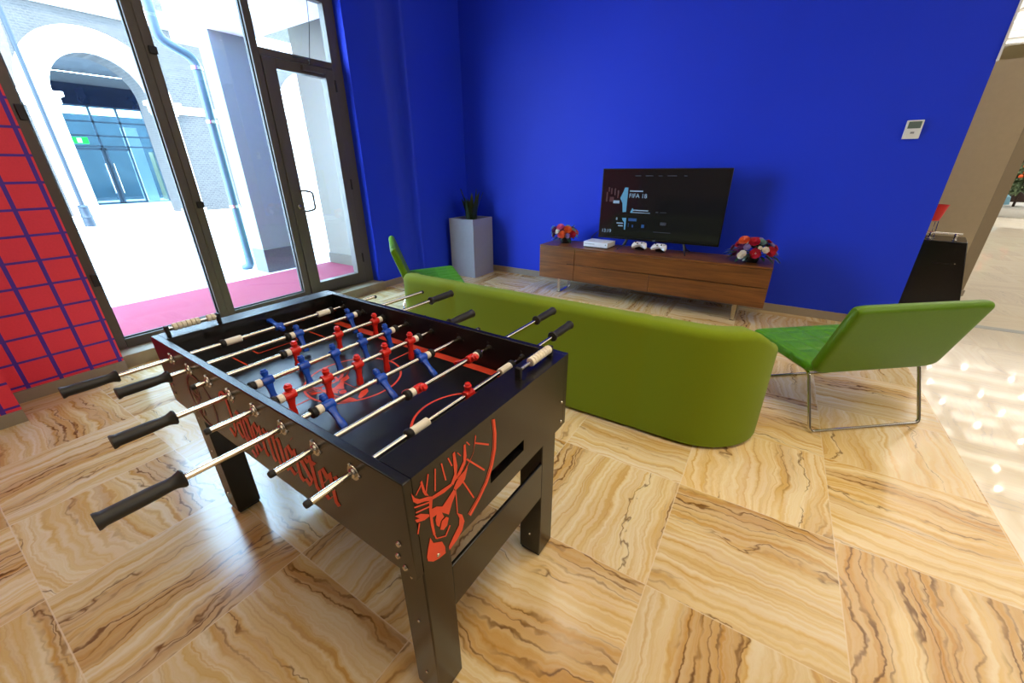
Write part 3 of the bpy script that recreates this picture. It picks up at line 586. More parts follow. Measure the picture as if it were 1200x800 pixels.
# faded round stag mark left of the lettering
MARK = arcband((-0.36,0.668), 0.098, 0.106, 0, 2*PI, 40) + [[(-0.36+(a)*0.52, 0.668+(bq)*0.52) for a, bq in p] for p in STAG_C]
M['orange_dim'] = plain('faded_orange_print', rgb(120, 46, 34), 0.5)
decal(MARK, lambda x, z: (x, -W2-0.0012, z), 'stag_emblem', near, 'orange_dim')
# playfield print
FP = []
for sgn in (-1, 1):
    y0, y1 = sorted((sgn*0.300, sgn*0.338)); FP.append([(-0.59,y0),(0.585,y0),(0.585,y1),(-0.59,y1)])
    for p, q in (((sgn*0.60,-0.17),(sgn*0.44,-0.17)),((sgn*0.60,0.17),(sgn*0.44,0.17)),((sgn*0.44,-0.17),(sgn*0.44,0.17)),((sgn*0.60,-0.09),(sgn*0.53,-0.09)),((sgn*0.60,0.09),(sgn*0.53,0.09)),((sgn*0.53,-0.09),(sgn*0.53,0.09))):
        if sgn < 0: FP.append(stroke(p, q, 0.006))
FP += arcband((0.53,0.02), 0.163, 0.171, PI*0.55, PI*1.45, 24)
FP += arcband((0,0), 0.166, 0.174, 0, 2*PI, 48) + [stroke((0,-0.296),(0,-0.17),0.006), stroke((0,0.17),(0,0.296),0.006)]
FP += [[(-bq*1.02, a*1.02) for a, bq in p] for p in STAG_C]
decal(FP, lambda x, y: (x, y, 0.7006), 'pitch_marking', pf)

# rods ----------------------------------------------------------------
ROD_Z = 0.789
def player_mb():
    b = MB()
    # torso block around the rod, shoulders, tapered legs, wedge foot, head with a cap rim
    b.lathe([(0.001,-0.017),(0.0135,-0.017),(0.015,-0.010),(0.015,0.010),(0.0135,0.017),(0.001,0.017)], (0,0,0), (0,1,0), n=14)
    sec = [(0.016,0.0105,0.012),(0.0135,0.009,-0.006),(0.009,0.0068,-0.030),(0.0085,0.0062,-0.050),(0.0105,0.0072,-0.058),(0.0105,0.0085,-0.076),(0.0095,0.006,-0.082)]
    R = []
    for (hy, hx, z) in sec:
        R.append([(hx*cx, hy*cy, z) for cx, cy in ((1,.6),(.7,1),(-.7,1),(-1,.6),(-1,-.6),(-.7,-1),(.7,-1),(1,-.6))])
    b.rings(R)
    b.lathe([(0.001,0.010),(0.009,0.010),(0.0075,0.015),(0.0105,0.018),(0.0112,0.026),(0.0125,0.027),(0.0125,0.0295),(0.0095,0.031),(0.009,0.036),(0.007,0.038),(0.001,0.038)], (0,0,0), (0,0,1), n=14)
    return b
pr = {}
def bumper(y, ln, flip, parent, name='bumper', rad=0.0135):
    """ivory sleeve with a black rubber ring on one side"""
    o = MB().lathe([(0.008,0),(rad,0),(rad,ln),(0.008,ln)], (0,y,0), (0,1,0), n=16).build(name, M['ivory'], parent, bevel=0.001)
    return o
def ring(y, parent):
    return MB().lathe([(0.008,0),(0.014,0),(0.0165,0.003),(0.0165,0.013),(0.014,0.017),(0.008,0.017)], (0,y,0), (0,1,0), n=16).build('rubber_ring', M['rubber'], parent)
def handle(y0, y1, parent):
    s = 1 if y1 > y0 else -1; ln = abs(y1-y0)
    b = MB(); b.lathe([(0.007,0),(0.0195,0.0),(0.0215,0.004),(0.0185,0.010),(0.0155,0.018),(0.0148,0.03),(0.0165,0.055),(0.0168,ln-0.03),(0.0165,ln-0.012),(0.0195,ln-0.004),(0.019,ln),(0.001,ln)], (0,y0,0), (0,s,0), n=18)
    return b.build('handle', M['grip'], parent)
RODS = [  # x, near end y, far end y, handle side, player colour, ys, tilt deg
 (-0.530, -0.525, 0.53, -1, 'pblue', [0.018], -100),
 (-0.379, -0.430, 0.729, -1, 'pblue', [0.021,0.266], 22),
 (-0.227, -0.409, 0.647, 1, 'pred', [-0.079,0.104,0.289], -4),
 (-0.076, -0.513, 0.449, -1, 'pblue', [-0.258,-0.134,-0.013,0.109,0.231], 16),
 (0.076, -0.485, 0.457, 1, 'pred', [-0.267,-0.143,-0.024,0.097,0.221], -3),
 (0.227, -0.596, 0.465, -1, 'pblue', [-0.235,-0.046,0.138], 48),
 (0.379, -0.473, 0.696, 1, 'pred', [-0.024,0.229], -62),
 (0.530, -0.477, 0.572, 1, 'pred', [0.037], 2),
]
for (x, ya, yb, side, colr, ys, tilt) in RODS:
    rd = MB().lathe([(0.001,0),(0.0078,0),(0.0078,yb-ya),(0.001,yb-ya)], (0,ya,0), (0,1,0), n=14).build('rod', M['rod'], ft, loc=(x,0,ROD_Z))
    if side < 0: handle(ya+0.006, ya-(0.130 if x < 0.1 else 0.142), rd); tip = (yb, 1)
    else: handle(yb-0.006, yb+0.155, rd); tip = (ya, -1)
    MB().lathe([(0.001,0),(0.0088,0),(0.0088,0.010),(0.007,0.013),(0.001,0.013)], (0,tip[0]-0.004*tip[1],0), (0,tip[1],0), n=12).build('end_cap', M['rubber'], rd)
    a = math.radians(tilt)
    for y in ys:
        if colr not in pr:
            pr[colr] = p = player_mb().build('player_figure', M[colr], rd)
            p['label'] = 'red player figure' if colr == 'pred' else 'blue player figure'
        else:
            p = pr[colr].copy(); COL.objects.link(p); p.parent = rd
        p.location = (0,y,0); p.rotation_euler = (0,-a,0)
    if len(ys) == 1:
        bumper(-0.195, 0.06, 0, rd); ring(-0.211, rd); bumper(0.20, 0.06, 0, rd); ring(0.262, rd)
    else:
        bumper(ys[0]-0.036, 0.017, 0, rd); ring(ys[0]-0.055, rd)
        bumper(ys[-1]+0.019, 0.017, 0, rd); ring(ys[-1]+0.038, rd)
# rod bearings on both outer faces
bearing0 = None
for (x, *_r) in RODS:
    for sgn in (-1, 1):
        for (yy, dr) in ((sgn*W2, sgn), (sgn*IY, -sgn)):
            if dr*sgn < 0 and sgn < 0: continue
            b = MB()
            b.lathe([(0.0085,0),(0.0125,0.001),(0.012,0.006),(0.0085,0.009)], (x,yy,ROD_Z), (0,dr,0), n=14)
            b.lathe([(0.0085,-0.001),(0.021,-0.001),(0.020,0.002),(0.0085,0.002)], (x,yy,ROD_Z), (0,dr,0), n=16)
            for k in range(3):
                a = PI/2 + 2*PI*k/3 + 0.4
                b.lathe([(0.001,0.0),(0.0045,0.0),(0.004,0.004),(0.001,0.0048)], (x+0.021*math.cos(a),yy,ROD_Z+0.021*math.sin(a)), (0,dr,0), n=8)
            b.build('bearing', M['steel'] if sgn < 0 or dr > 0 else M['rubber'], ft)
# score counters on both end rims
def counter(x, y0, y1, beads, gap):
    rt = MB().tube([(x,y0,0.866),(x,y1,0.866)], 0.006, 10).build('score_rod', M['steel'], ft)
    for y in (y0, y1): MB().box(x-0.010, x+0.010, y-0.006, y+0.006, ZT-0.001, 0.876).build('bracket', M['rubber'], rt, bevel=0.002)
    for y in beads:
        MB().lathe([(0.006,0),(0.0135,0.001),(0.015,0.007),(0.0135,0.0135),(0.006,0.0145)], (x,y,0.866), (0,1,0), n=14).build('bead', M['bead'], rt)
counter(0.655, 0.125, 0.318, [0.190+0.015*k for k in range(8)], 0)
counter(-0.655, -0.325, -0.150, [-0.305+0.015*k for k in range(6)] + [-0.190+0.015*k for k in range(2)], 0)

# ------------------------------------------------------------------ sofa
so = thing('sofa', 'lime green felt sofa with rounded back, seen from behind', 'sofa', (0,0,0))
XL, XR, YB, YF2, CR, CL = -2.33, 0.165, 2.0, 2.66, 0.37, 0.15
def sofa_path():
    P = []
    P.append((XL, YF2-0.02, 180.0))
    P.append((XL, 2.55, 180.0)); 
    for k in range(0, 11): a = math.radians(180+9*k); P.append((XL+CL+CL*math.cos(a), YB+CL+CL*math.sin(a), 180+9*k))
    for x in [-2.0, -1.9, -1.775, -1.755,-1.735,-1.5,-1.0,-0.6,-0.46,-0.44,-0.42,-0.3]: P.append((x, YB, 270))
    for k in range(0, 11): a = math.radians(270+9*k); P.append((XR-CR+CR*math.cos(a), YB+CR+CR*math.sin(a), 270+9*k))
    P.append((XR, 2.55, 360.0)); P.append((XR, YF2-0.02, 360.0))
    P = sorted([p for p in P if p[2] == 180], key=lambda p: -p[1]) + [p for p in P if 180 < p[2] < 270] + sorted([p for p in P if p[2] == 270], key=lambda p: p[0]) + [p for p in P if 270 < p[2] < 360] + sorted([p for p in P if p[2] == 360], key=lambda p: p[1])
    return P
def height(x, y, ang):
    t = abs(ang-270)/90.0
    if t < 0.45: return 0.685
    s = min(1, (t-0.45)/0.55); s = s*s*(3-2*s)
    h = 0.685*(1-s) + 0.56*s
    if y > 2.37: h = 0.56 - 0.14*min(1, (y-2.37)/0.18)
    if ang < 270: h = 0.685 - 0.265*max(0.0, min(1.0, (y-2.1)/0.45))
    return h
b = MB(); R = []; TH2 = 0.145; seen = set()
for (x, y, ang) in sofa_path():
    if (round(x,3), round(y,3)) in seen: continue
    seen.add((round(x,3), round(y,3)))
    a = math.radians(ang); nx, ny = math.cos(a), math.sin(a)      # outward normal
    h = height(x, y, ang); cr = 0.004 if (abs(x+1.755) < 0.005 or abs(x+0.44) < 0.005) and ang == 270 else 0.0
    rr = 0.045; prof = [(0.0-cr, 0.02), (0.0-cr, h-rr)]
    for k in range(1, 6): q = PI/2*k/6; prof.append((-rr+rr*math.cos(q)-cr, h-rr+rr*math.sin(q)-cr))
    prof += [(-rr, h-cr), (-TH2+rr, h-cr)]
    for k in range(1, 6): q = PI/2*k/6; prof.append((-TH2+rr-rr*math.sin(q)+cr, h-rr+rr*math.cos(q)-cr))
    prof += [(-TH2+cr, h-rr), (-TH2+cr, 0.02)]
    R.append([(x+nx*d, y+ny*d, z) for d, z in prof])
b.rings(R); b.build('backrest', M['sofa'], so, smooth=50)
seat = []
for (x, y, ang) in sofa_path():
    a = math.radians(ang); seat.append((x-math.cos(a)*0.13, y-math.sin(a)*0.13))
MB().prism(seat, 0.02, 0.30).build('seat_base', M['sofa'], so, bevel=0.01)
ys0 = YB+0.135
for (xa, xb) in ((-2.13,-1.76),(-1.75,-0.445),(-0.435,0.025)):
    MB().box(xa, xb, 2.16 if xa in (-1.75,) else 2.28, 2.65, 0.30, 0.42).build('seat_cushion', M['sofa'], so, bevel=0.03, seg=4)
for x in (-2.1, -0.1):
    for y in (2.18, 2.5): MB().lathe([(0.001,0),(0.025,0),(0.025,0.022),(0.001,0.022)], (x,y,0), n=14).build('foot', M['rubber'], so)

# ------------------------------------------------------------------ lounge chairs
# local frame: +y faces forward, x = width; origin on the floor below the rear left floor corner
CW = 0.716
lc = thing('lounge_chair', 'green leather lounge chair right of the sofa, showing its back', 'chair', (0.431,2.513,0), math.atan2(0.633,0.774), 'green lounge chairs')
def slab(b, pts, x0, x1, th, nrm_flip=1, r=0.018, n=5, cut=0.3):
    """slab along a 2-D (y,z) line with thickness and rounded ends, extruded along x with slightly rounded sides"""
    (y0,z0),(y1,z1) = pts; d = Vector((y1-y0, z1-z0)); L = d.length; d.normalize(); nn = Vector((-d.y, d.x))*nrm_flip
    out = []; r = th/2
    prof = []
    for k in range(n*2+1): a = PI/2 + PI*k/(2*n); prof.append((r+r*math.cos(a)*1.0, r*math.sin(a)))
    for k in range(n*2+1): a = -PI/2 + PI*k/(2*n); prof.append((L-r+r*math.cos(a), r*math.sin(a)))
    half = [(0.0, 0.66, 0.045), (0.006, 0.86, 0.032), (0.018, 1.0, 0.018), (0.04, 1.0, 0.006), (0.07, 1.0, 0.0)]
    rs = [(x0+a, s, c) for a, s, c in half] + [(x1-a, s, c) for a, s, c in half[::-1]]
    for x, s, c in rs:
        k0, k1 = c*cut, c*0.3
        ring_ = []
        for p, q in prof:
            p2 = k0 + (L-k0-k1)*p/L
            ring_.append((x, y0+d.x*p2+nn.x*q*s, z0+d.y*p2+nn.y*q*s))
        out.append(ring_)
    b.rings(out)
    return b
st = slab(MB(), ((0.085,0.374),(0.588,0.398)), -0.03, CW+0.03, 0.062).build('seat', M['chairq'], lc, smooth=50)
bk = slab(MB(), ((0.098,0.348),(-0.047,0.785)), -0.03, CW+0.03, 0.060, cut=1.2).build('backrest', M['chair'], lc, smooth=50)
MB().lathe([(0.001,0),(0.006,0),(0.005,0.003),(0.001,0.004)], (0.035,0.073,0.42), (0,-1,-0.3), n=10).build('stud', M['steel'], bk)
def frm(x):
    return [(x,0.0,0.008),(x,0.125,0.338),(x,0.53,0.362),(x,0.645,0.008)]
L0, R0 = frm(0.0), frm(CW)
path = fillet(L0[:1] + L0[1:] , 0.03)
ring_pts = [(0.36,0.0,0.008)] + [L0[0]] + L0[1:3] + [L0[3]] + [R0[3]] + [R0[2]] + [R0[1]] + [R0[0]] + [(0.36,0.0,0.008)]
MB().tube(fillet(ring_pts, 0.03)[:-1], 0.009, 10, closed=True).build('frame', M['chrome'], lc)
for y in (0.2, 0.48): MB().tube([(0.0,y,0.343+0.02*(y-0.12)),(CW,y,0.343+0.02*(y-0.12))], 0.008, 8).build('cross_bar', M['chrome'], lc)
copy_thing(lc, (-3.28,2.89,0), math.atan2(-0.65,0.76), 'green leather lounge chair by the blue wall, partly behind the sofa')

# ------------------------------------------------------------------ media sideboard with what stands on it
SX0, SX1, SY0, SY1, SZ0, SZ1 = -2.322, 0.088, 4.27, 4.72, 0.178, 0.567
sb = thing('sideboard', 'long low walnut sideboard on steel legs against the blue wall', 'sideboard', (0,0,0))
MB().box(SX0, SX1, SY0+0.022, SY1, SZ0, SZ1).build('carcass', M['walnut'], sb, bevel=0.002)
fx = [SX0+0.002, -1.866, -0.995, SX1-0.002]; zm = 0.372
MB().box(fx[0], fx[1]-0.002, SY0, SY0+0.021, SZ0+0.002, SZ1-0.022).build('door', M['walnut'], sb, bevel=0.0015)
MB().box(fx[1]+0.002, fx[3], SY0, SY0+0.021, zm+0.005, SZ1-0.022).build('drawer', M['walnut'], sb, bevel=0.0015)
MB().box(fx[1]+0.002, fx[2]-0.002, SY0, SY0+0.021, SZ0+0.002, zm-0.005).build('drawer', M['walnut'], sb, bevel=0.0015)
MB().box(fx[2]+0.002, fx[3], SY0, SY0+0.021, SZ0+0.002, zm-0.005).build('drawer', M['walnut'], sb, bevel=0.0015)
MB().box(SX0, SX1, SY0-0.002, SY0+0.022, SZ1-0.018, SZ1).build('top_edge', M['walnut'], sb, bevel=0.0015)
MB().box(-1.96, -1.87, SY0-0.001, SY0+0.004, zm-0.004, zm+0.004).build('finger_groove', M['gap'], sb)
for x in (-2.075, -0.150):
    lg = MB(); lg.box(x-0.02, x+0.02, 4.32, 4.328, 0, SZ0+0.001).box(x-0.02, x+0.02, 4.62, 4.628, 0, SZ0+0.001).box(x-0.02, x+0.02, 4.32, 4.628, 0.0, 0.008)
    lg.build('leg', M['steel'], sb, bevel=0.001)

def text_mesh(txt, size, name, mat, parent, loc, rot=(PI/2,0,0), ext=0.0004, align='LEFT'):
    c = bpy.data.curves.new('t', 'FONT'); c.body = txt; c.size = size; c.extrude = ext; c.align_x = align
    o = bpy.data.objects.new('t', c); COL.objects.link(o); bpy.context.view_layer.update()
    me = bpy.data.meshes.new_from_object(o.evaluated_get(bpy.context.evaluated_depsgraph_get()))
    bpy.data.objects.remove(o); bpy.data.curves.remove(c)
    me.name = name; me.materials.clear(); me.materials.append(mat)
    ob = bpy.data.objects.new(name, me); COL.objects.link(ob); ob.parent = parent; ob.location = loc; ob.rotation_euler = rot
    return ob
TX0, TX1, TZ0, TZ1, TY = -1.70, -0.418, 0.664, 1.402, 4.55
tv = thing('television', 'flat black television showing a dark game menu on the walnut sideboard', 'television', (0,0,0))
MB().box(TX0, TX1, TY, TY+0.028, TZ0, TZ1).box(TX0+0.2, TX1-0.2, TY+0.028, TY+0.065, TZ0+0.03, TZ0+0.36).build('housing', M['bezel'], tv, bevel=0.004)
scr = MB().box(TX0+0.010, TX1-0.010, TY-0.0012, TY+0.001, TZ0+0.022, TZ1-0.010).build('screen', M['screen'], tv)
YS = TY-0.0022
def ui(rects, mat, name='menu_graphic'):
    for (x0, x1, z0, z1) in rects: MB().box(TX0+x0, TX0+x1, YS, YS+0.0008, TZ1-z1, TZ1-z0).build(name, M[mat], scr, smooth=0)
# rectangles in metres from the upper left screen corner
ui([(0.36,0.42,0.068,0.076),(0.47,0.545,0.068,0.075),(0.60,0.64,0.068,0.075),(0.69,0.78,0.068,0.075),(0.85,0.88,0.068,0.075),(0.62,0.645,0.425,0.436),(0.665,0.73,0.428,0.434),(0.68,0.74,0.53,0.56),(0.62,0.80,0.632,0.637)], 'uid', 'menu_bar')
ui([(0.32,0.46,0.218,0.230),(0.37,0.54,0.414,0.425),(0.37,0.56,0.440,0.447),(0.195,0.21,0.505,0.53),(0.205,0.28,0.558,0.568),(0.225,0.28,0.585,0.598)], 'uiw', 'menu_line')
for poly in ([(0.22,0.30),(0.25,0.23),(0.262,0.19),(0.30,0.19),(0.30,0.44),(0.262,0.445),(0.25,0.35)],[(0.345,0.445),(0.365,0.40),(0.375,0.405),(0.372,0.45)],[(0.262,0.505),(0.31,0.505),(0.31,0.63),(0.295,0.63),(0.29,0.55),(0.27,0.53)]):
    b = MB().prism([(x, z) for x, z in poly], 0, 0.0008, Matrix.Translation((TX0,YS,TZ1)) @ Matrix(((1,0,0,0),(0,0,1,0),(0,-1,0,0),(0,0,0,1))))
    b.build('menu_figure', M['uic'], scr, smooth=0)
ui([(0.335,0.425,0.505,0.535)] + [(0.335,0.345,0.56+0.01*k,0.565+0.01*k) for k in range(4)] + [(0.38,0.395,0.575,0.60),(0.485,0.515,0.565,0.60)], 'uib', 'menu_print')
ui([(0.08,0.095,0.19,0.235),(0.11,0.125,0.2,0.26),(0.15,0.162,0.2,0.27),(0.185,0.20,0.22,0.30),(0.06,0.075,0.24,0.34),(0.10,0.15,0.29,0.34)], 'uir', 'menu_print')
ui([(0.145,0.215,0.325,0.355)], 'uiw', 'menu_line')
text_mesh('FIFA 18', 0.062, 'menu_text', M['uiw'], scr, (TX0+0.315,YS,TZ1-0.292))
text_mesh('13:19', 0.052, 'clock_text', M['uiw'], scr, (TX0+0.035,YS,TZ1-0.672))
text_mesh('LG', 0.022, 'maker_mark', M['uiw'], tv, (-1.075,TY-0.001,TZ0+0.003))
for x, s in ((-1.36,-1),(-0.76,1)):
    MB().tube([(x,TY+0.02,TZ0+0.012),(x+s*0.03,TY-0.02,0.600),(x+s*0.06,TY-0.13,0.574)], [0.011,0.010,0.007], 8).tube([(x,TY+0.02,TZ0+0.012),(x+s*0.03,TY+0.06,0.600),(x+s*0.06,TY+0.13,0.574)], [0.011,0.010,0.007], 8).build('stand_foot', M['foot'], tv)
cb = MB().tube(fillet([(-1.60,TY+0.05,0.78),(-1.74,4.64,0.72),(-1.84,4.70,0.64),(-1.83,4.70,0.582),(-1.72,4.68,0.58),(-1.70,4.632,0.59)], 0.03), 0.004, 6).build('cable', M['dark'])
tag(cb, 'thin black cable looping from the television to the white console', 'cable')

gc = thing('game_console', 'white game console lying left of the television on the sideboard', 'game console', (-1.66,4.50,SZ1), math.radians(-3))
MB().box(-0.148, 0.148, -0.115, 0.115, 0.010, 0.066).build('case', M['cons'], gc, bevel=0.004)
MB().box(-0.142, 0.142, -0.108, 0.108, 0.0, 0.012).build('base', M['dark'], gc)
MB().box(-0.135, -0.01, -0.1165, -0.114, 0.040, 0.044).build('disc_slot', M['dark'], gc)
MB().lathe([(0.001,0),(0.008,0),(0.007,0.002),(0.001,0.002)], (0.125,-0.115,0.042), (0,-1,0), n=14).build('power_button', M['silver'], gc)
def gamepad(loc, rz, label, first=None):
    if first:
        g = copy_thing(first, loc, rz, label); g.rotation_euler = (math.radians(32), 0, rz); return g
    g = thing('game_controller', label, 'game controller', loc, rz, 'white game controllers'); g.rotation_euler = (math.radians(32), 0, rz)
    half = [(0.0,0.030),(0.030,0.034),(0.055,0.032),(0.070,0.018),(0.078,-0.012),(0.082,-0.045),(0.074,-0.064),(0.058,-0.060),(0.045,-0.035),(0.030,-0.022),(0.0,-0.020)]
    pts = half + [(-x, y) for x, y in half[-2:0:-1]]
    b = MB(); R = []
    for z, s in ((0.002,0.80),(0.008,0.95),(0.018,1.0),(0.030,0.96),(0.038,0.80)): R.append([(x*(0.9+0.1*s), y*s, z) for x, y in pts])
    b.rings(R); body = b.build('case', M['cons'], g, sub=1)
    for x, y in ((-0.045,0.008),(0.022,-0.004)):
        MB().lathe([(0.004,0),(0.005,0.008),(0.009,0.009),(0.008,0.012),(0.001,0.011)], (x,y,0.036), n=12).build('thumbstick', M['dark'], g)
    for k in range(4): MB().lathe([(0.001,0),(0.0045,0),(0.004,0.004),(0.001,0.004)], (0.047+0.011*math.cos(k*PI/2),0.010+0.011*math.sin(k*PI/2),0.035), n=10).build('button', M['dark'], g)
    MB().box(-0.032, -0.012, -0.012, -0.004, 0.034, 0.040).box(-0.026, -0.018, -0.018, 0.002, 0.034, 0.040).build('direction_pad', M['dark'], g)
    MB().box(-0.05, 0.05, -0.012, 0.032, -0.050, 0.004).build('rest', M['dark'], g, bevel=0.004)
    MB().box(-0.05, 0.05, 0.028, 0.040, 0.012, 0.026).build('trigger', M['dark'], g, bevel=0.004)
    return g
g1 = gamepad((-1.185,4.47,SZ1+0.0555), math.radians(6), 'white game controller nearer the console, in front of the television')
gamepad((-0.965,4.455,SZ1+0.0555), math.radians(-8), 'white game controller farther from the console, in front of the television', g1)

# flowers -------------------------------------------------------------
def rosette(r, seed):
    rr = random.Random(seed); b = MB()
    for ringk, (n, rad, up, lift) in enumerate(((5,0.45,1.1,0.0),(7,0.75,0.7,-0.1),(9,1.0,0.25,-0.2))):
        for k in range(n):
            a = 2*PI*k/n + ringk*0.4 + rr.uniform(-.1,.1); ca, sa = math.cos(a), math.sin(a); w = rad*PI/n*1.15
            rows = []
            for t, ww in ((0.1,0.35),(0.55,1.0),(0.85,0.9),(1.0,0.45)):
                d = rad*t; z = lift + up*rad*t*t*(0.9 if t < 1 else 0.86)
                rows.append([(r*(ca*d - sa*w*ww*s), r*(sa*d + ca*w*ww*s), r*(z + (0.12 if s else 0)*t)) for s in (-1,0,1)])
            V = [[b.bm.verts.new(p) for p in row] for row in rows]
            for i in range(3):
                for j in range(2): b.face([V[i][j], V[i][j+1], V[i+1][j+1], V[i+1][j]])
    return b
def leaf_mb(L, W, bend=0.3):
    b = MB(); rows = []
    for k in range(7):
        t = k/6; w = W*math.sin(PI*min(0.97, t*0.93+0.04))**0.8
        z = -bend*L*t*t
        rows.append([(-w/2, L*t, z+0.12*w), (0, L*t, z), (w/2, L*t, z+0.12*w)])
    V = [[b.bm.verts.new(p) for p in r_] for r_ in rows]
    for i in range(6):
        for j in range(2): b.face([V[i][j], V[i][j+1], V[i+1][j+1], V[i+1][j]])
    return b
def aim(o, d, roll=0.0):
    q = Vector(d).to_track_quat('Z', 'Y'); o.rotation_euler = (q @ Matrix.Rotation(roll, 3, 'Z').to_quaternion()).to_euler()
def bouquet(name, label, loc, rx, rz, ry, cols, nleaf, seed, vs=1.0, big=0.036, extra=()):
    rr = random.Random(seed); t = thing(name, label, 'flowers', loc, 0, 'bouquets on the sideboard')
    MB().lathe([(0.001,0),(0.055*vs,0),(0.07*vs,0.03),(0.065*vs,0.07),(0.055*vs,0.075),(0.001,0.07)], n=20).build('vase', M['vase'], t)
    n = len(cols)
    for k, (dx, dy, dz, cname) in enumerate(extra):
        fo = rosette(big*(1.25 if cname not in ('fwhite','flilac','fblue') else 0.85), seed*77+k).build('flower', M[cname], t, smooth=60)
        d = Vector((dx,dy,dz)); fo.location = (dx*rx, dy*ry, 0.085+dz*rz); aim(fo, d + Vector((0,-0.35,0.25)))
    for k, cname in enumerate(cols):
        th = 2*PI*k*0.618 + rr.uniform(-.15,.15); ph = math.acos(1-0.93*(k+0.5)/n)
        d = Vector((math.sin(ph)*math.cos(th), math.sin(ph)*math.sin(th), math.cos(ph)))
        s = big*rr.uniform(0.8,1.15)*(0.62 if cname in ('fwhite','flilac','fblue') else 1)
        fo = rosette(s, seed*31+k).build('flower', M[cname], t, smooth=60)
        fo.location = (d.x*rx, d.y*ry, 0.075+d.z*rz); aim(fo, d + Vector((0,-0.25,0.1)))
    for k in range(nleaf):
        th = rr.uniform(0,2*PI); ph = rr.uniform(0.5,1.75); d = Vector((math.sin(ph)*math.cos(th), math.sin(ph)*math.sin(th), math.cos(ph)))
        lo = leaf_mb(rr.uniform(0.06,0.10), rr.uniform(0.022,0.036), rr.uniform(0.1,0.5)).build('leaf', M['leaf' if rr.random() < 0.72 else 'leafb'], t, smooth=60)
        lo.location = (d.x*rx*0.62, d.y*ry*0.62, 0.075+d.z*rz*0.62)
        q = d.to_track_quat('Y','Z'); lo.rotation_euler = q.to_euler()
    b = MB()
    for k in range(10):
        th = 2*PI*k/10; b.tube([(0.02*math.cos(th),0.02*math.sin(th),0.06),(rx*0.6*math.cos(th),ry*0.6*math.sin(th),0.09+0.03*(k%3))], 0.003, 5)
    b.build('stem', M['leaf'], t)
    if rx > 0.16:
        for k in range(26):
            th = rr.uniform(0.75*PI, 1.45*PI) if k < 18 else rr.uniform(-0.4, 0.4); q = rr.uniform(0.75, 1.15)
            d = Vector((math.cos(th), math.sin(th)*0.8, rr.uniform(-0.35, 0.25)))
            lo = leaf_mb(rr.uniform(0.07,0.11), rr.uniform(0.02,0.034), 0.4).build('leaf', M['leaf' if k % 3 else 'leafb'], t, smooth=60)
            lo.location = (d.x*rx*q*0.8, d.y*ry*q*0.8, 0.075+max(0.0, d.z*rz*q)); lo.rotation_euler = d.to_track_quat('Y','Z').to_euler()
    return t
bouquet('flower_arrangement', 'low round bouquet in a dark vase left of the white console', (-2.115,4.54,SZ1), 0.15, 0.115, 0.12,
        ['leafb','fpink','fpurple','forange','fwhite','fpurple','fpink','fpurple','leafb','fred','fwhite','fpurple','fpink','forange','fwhite','fpurple','fred','forange','fblue','fpink','forange','fblue','fpurple','forange'], 56, 3, 1.0, 0.037, [(0.1,-1,0.25,'forange'),(-0.35,-0.95,0.55,'fwhite'),(-0.2,-0.8,0.95,'fpink'),(0.5,-0.8,0.75,'forange'),(0.8,-0.6,0.3,'fred'),(-0.75,-0.6,0.6,'fpurple'),(0.5,-0.9,0.15,'flilac'),(-1.05,-0.3,0.75,'fblue'),(-1.1,-0.2,0.35,'fblue'),(-0.95,-0.4,0.05,'fwhite')])
bouquet('flower_arrangement', 'wider trailing bouquet of crimson roses at the right end of the sideboard', (-0.10,4.47,SZ1), 0.19, 0.145, 0.15,
        ['flilac','fpurple','fred','leafb','forange','fred','fwhite','fpurple','flilac','fred','fpurple','fwhite','forange','fred','fpurple','flilac','fred','fpurple','fred','fwhite','fred','flilac','fpurple','fred'], 110, 11, 0.9, 0.038, [(0.1,-1,0.15,'fred'),(0.5,-0.9,0.4,'fwhite'),(0.72,-0.75,0.3,'fred'),(-0.05,-0.8,0.85,'fred'),(-0.5,-0.8,0.9,'forange'),(-0.3,-0.95,0.5,'flilac'),(-0.5,-1.0,-0.05,'fwhite'),(-0.42,-1.05,0.1,'fwhite')])

# planter -------------------------------------------------------------
pt = thing('potted_plant', 'tall square grey planter with a dark snake plant in the corner', 'potted plant', (-3.575,4.545,0))
b = MB(); PW, PD, PH = 0.205, 0.225, 0.785
b.box(-PW, PW, -PD, PD, 0, 0.70)
for (x0,x1,y0,y1) in ((-PW,-PW+.022,-PD,PD),(PW-.022,PW,-PD,PD),(-PW+.022,PW-.022,-PD,-PD+.022),(-PW+.022,PW-.022,PD-.022,PD)): b.box(x0,x1,y0,y1,0.70,PH)
b.build('planter', M['planter'], pt, smooth=0)
MB().box(-PW+.022, PW-.022, -PD+.022, PD-.022, 0.70, 0.735).build('soil', M['soil'], pt)
rr = random.Random(5)
for k in range(13):
    a = 2*PI*k/13; rad = rr.uniform(0.02,0.085); h = rr.uniform(0.27,0.44); lean = rr.uniform(0.05,0.32); w = rr.uniform(0.028,0.042)
    d = Vector((math.cos(a), math.sin(a), 0)); p = Vector((-d.y, d.x, 0)); b = MB(); R = []
    for i in range(8):
        t = i/7; c = d*(rad+lean*h*t*t) + Vector((0,0,0.73+h*t)); ww = w*(0.75+0.5*t*(1-t)*2)*(1-t**4)+0.001; tw = 0.5*t
        q = p*math.cos(tw)+d*math.sin(tw); nn = d*math.cos(tw)-p*math.sin(tw)
        R.append([c+q*ww, c+nn*0.004-q*0, c-q*ww, c-nn*0.003])
    b.rings(R); b.build('leaf', M['snake'], pt, smooth=60)

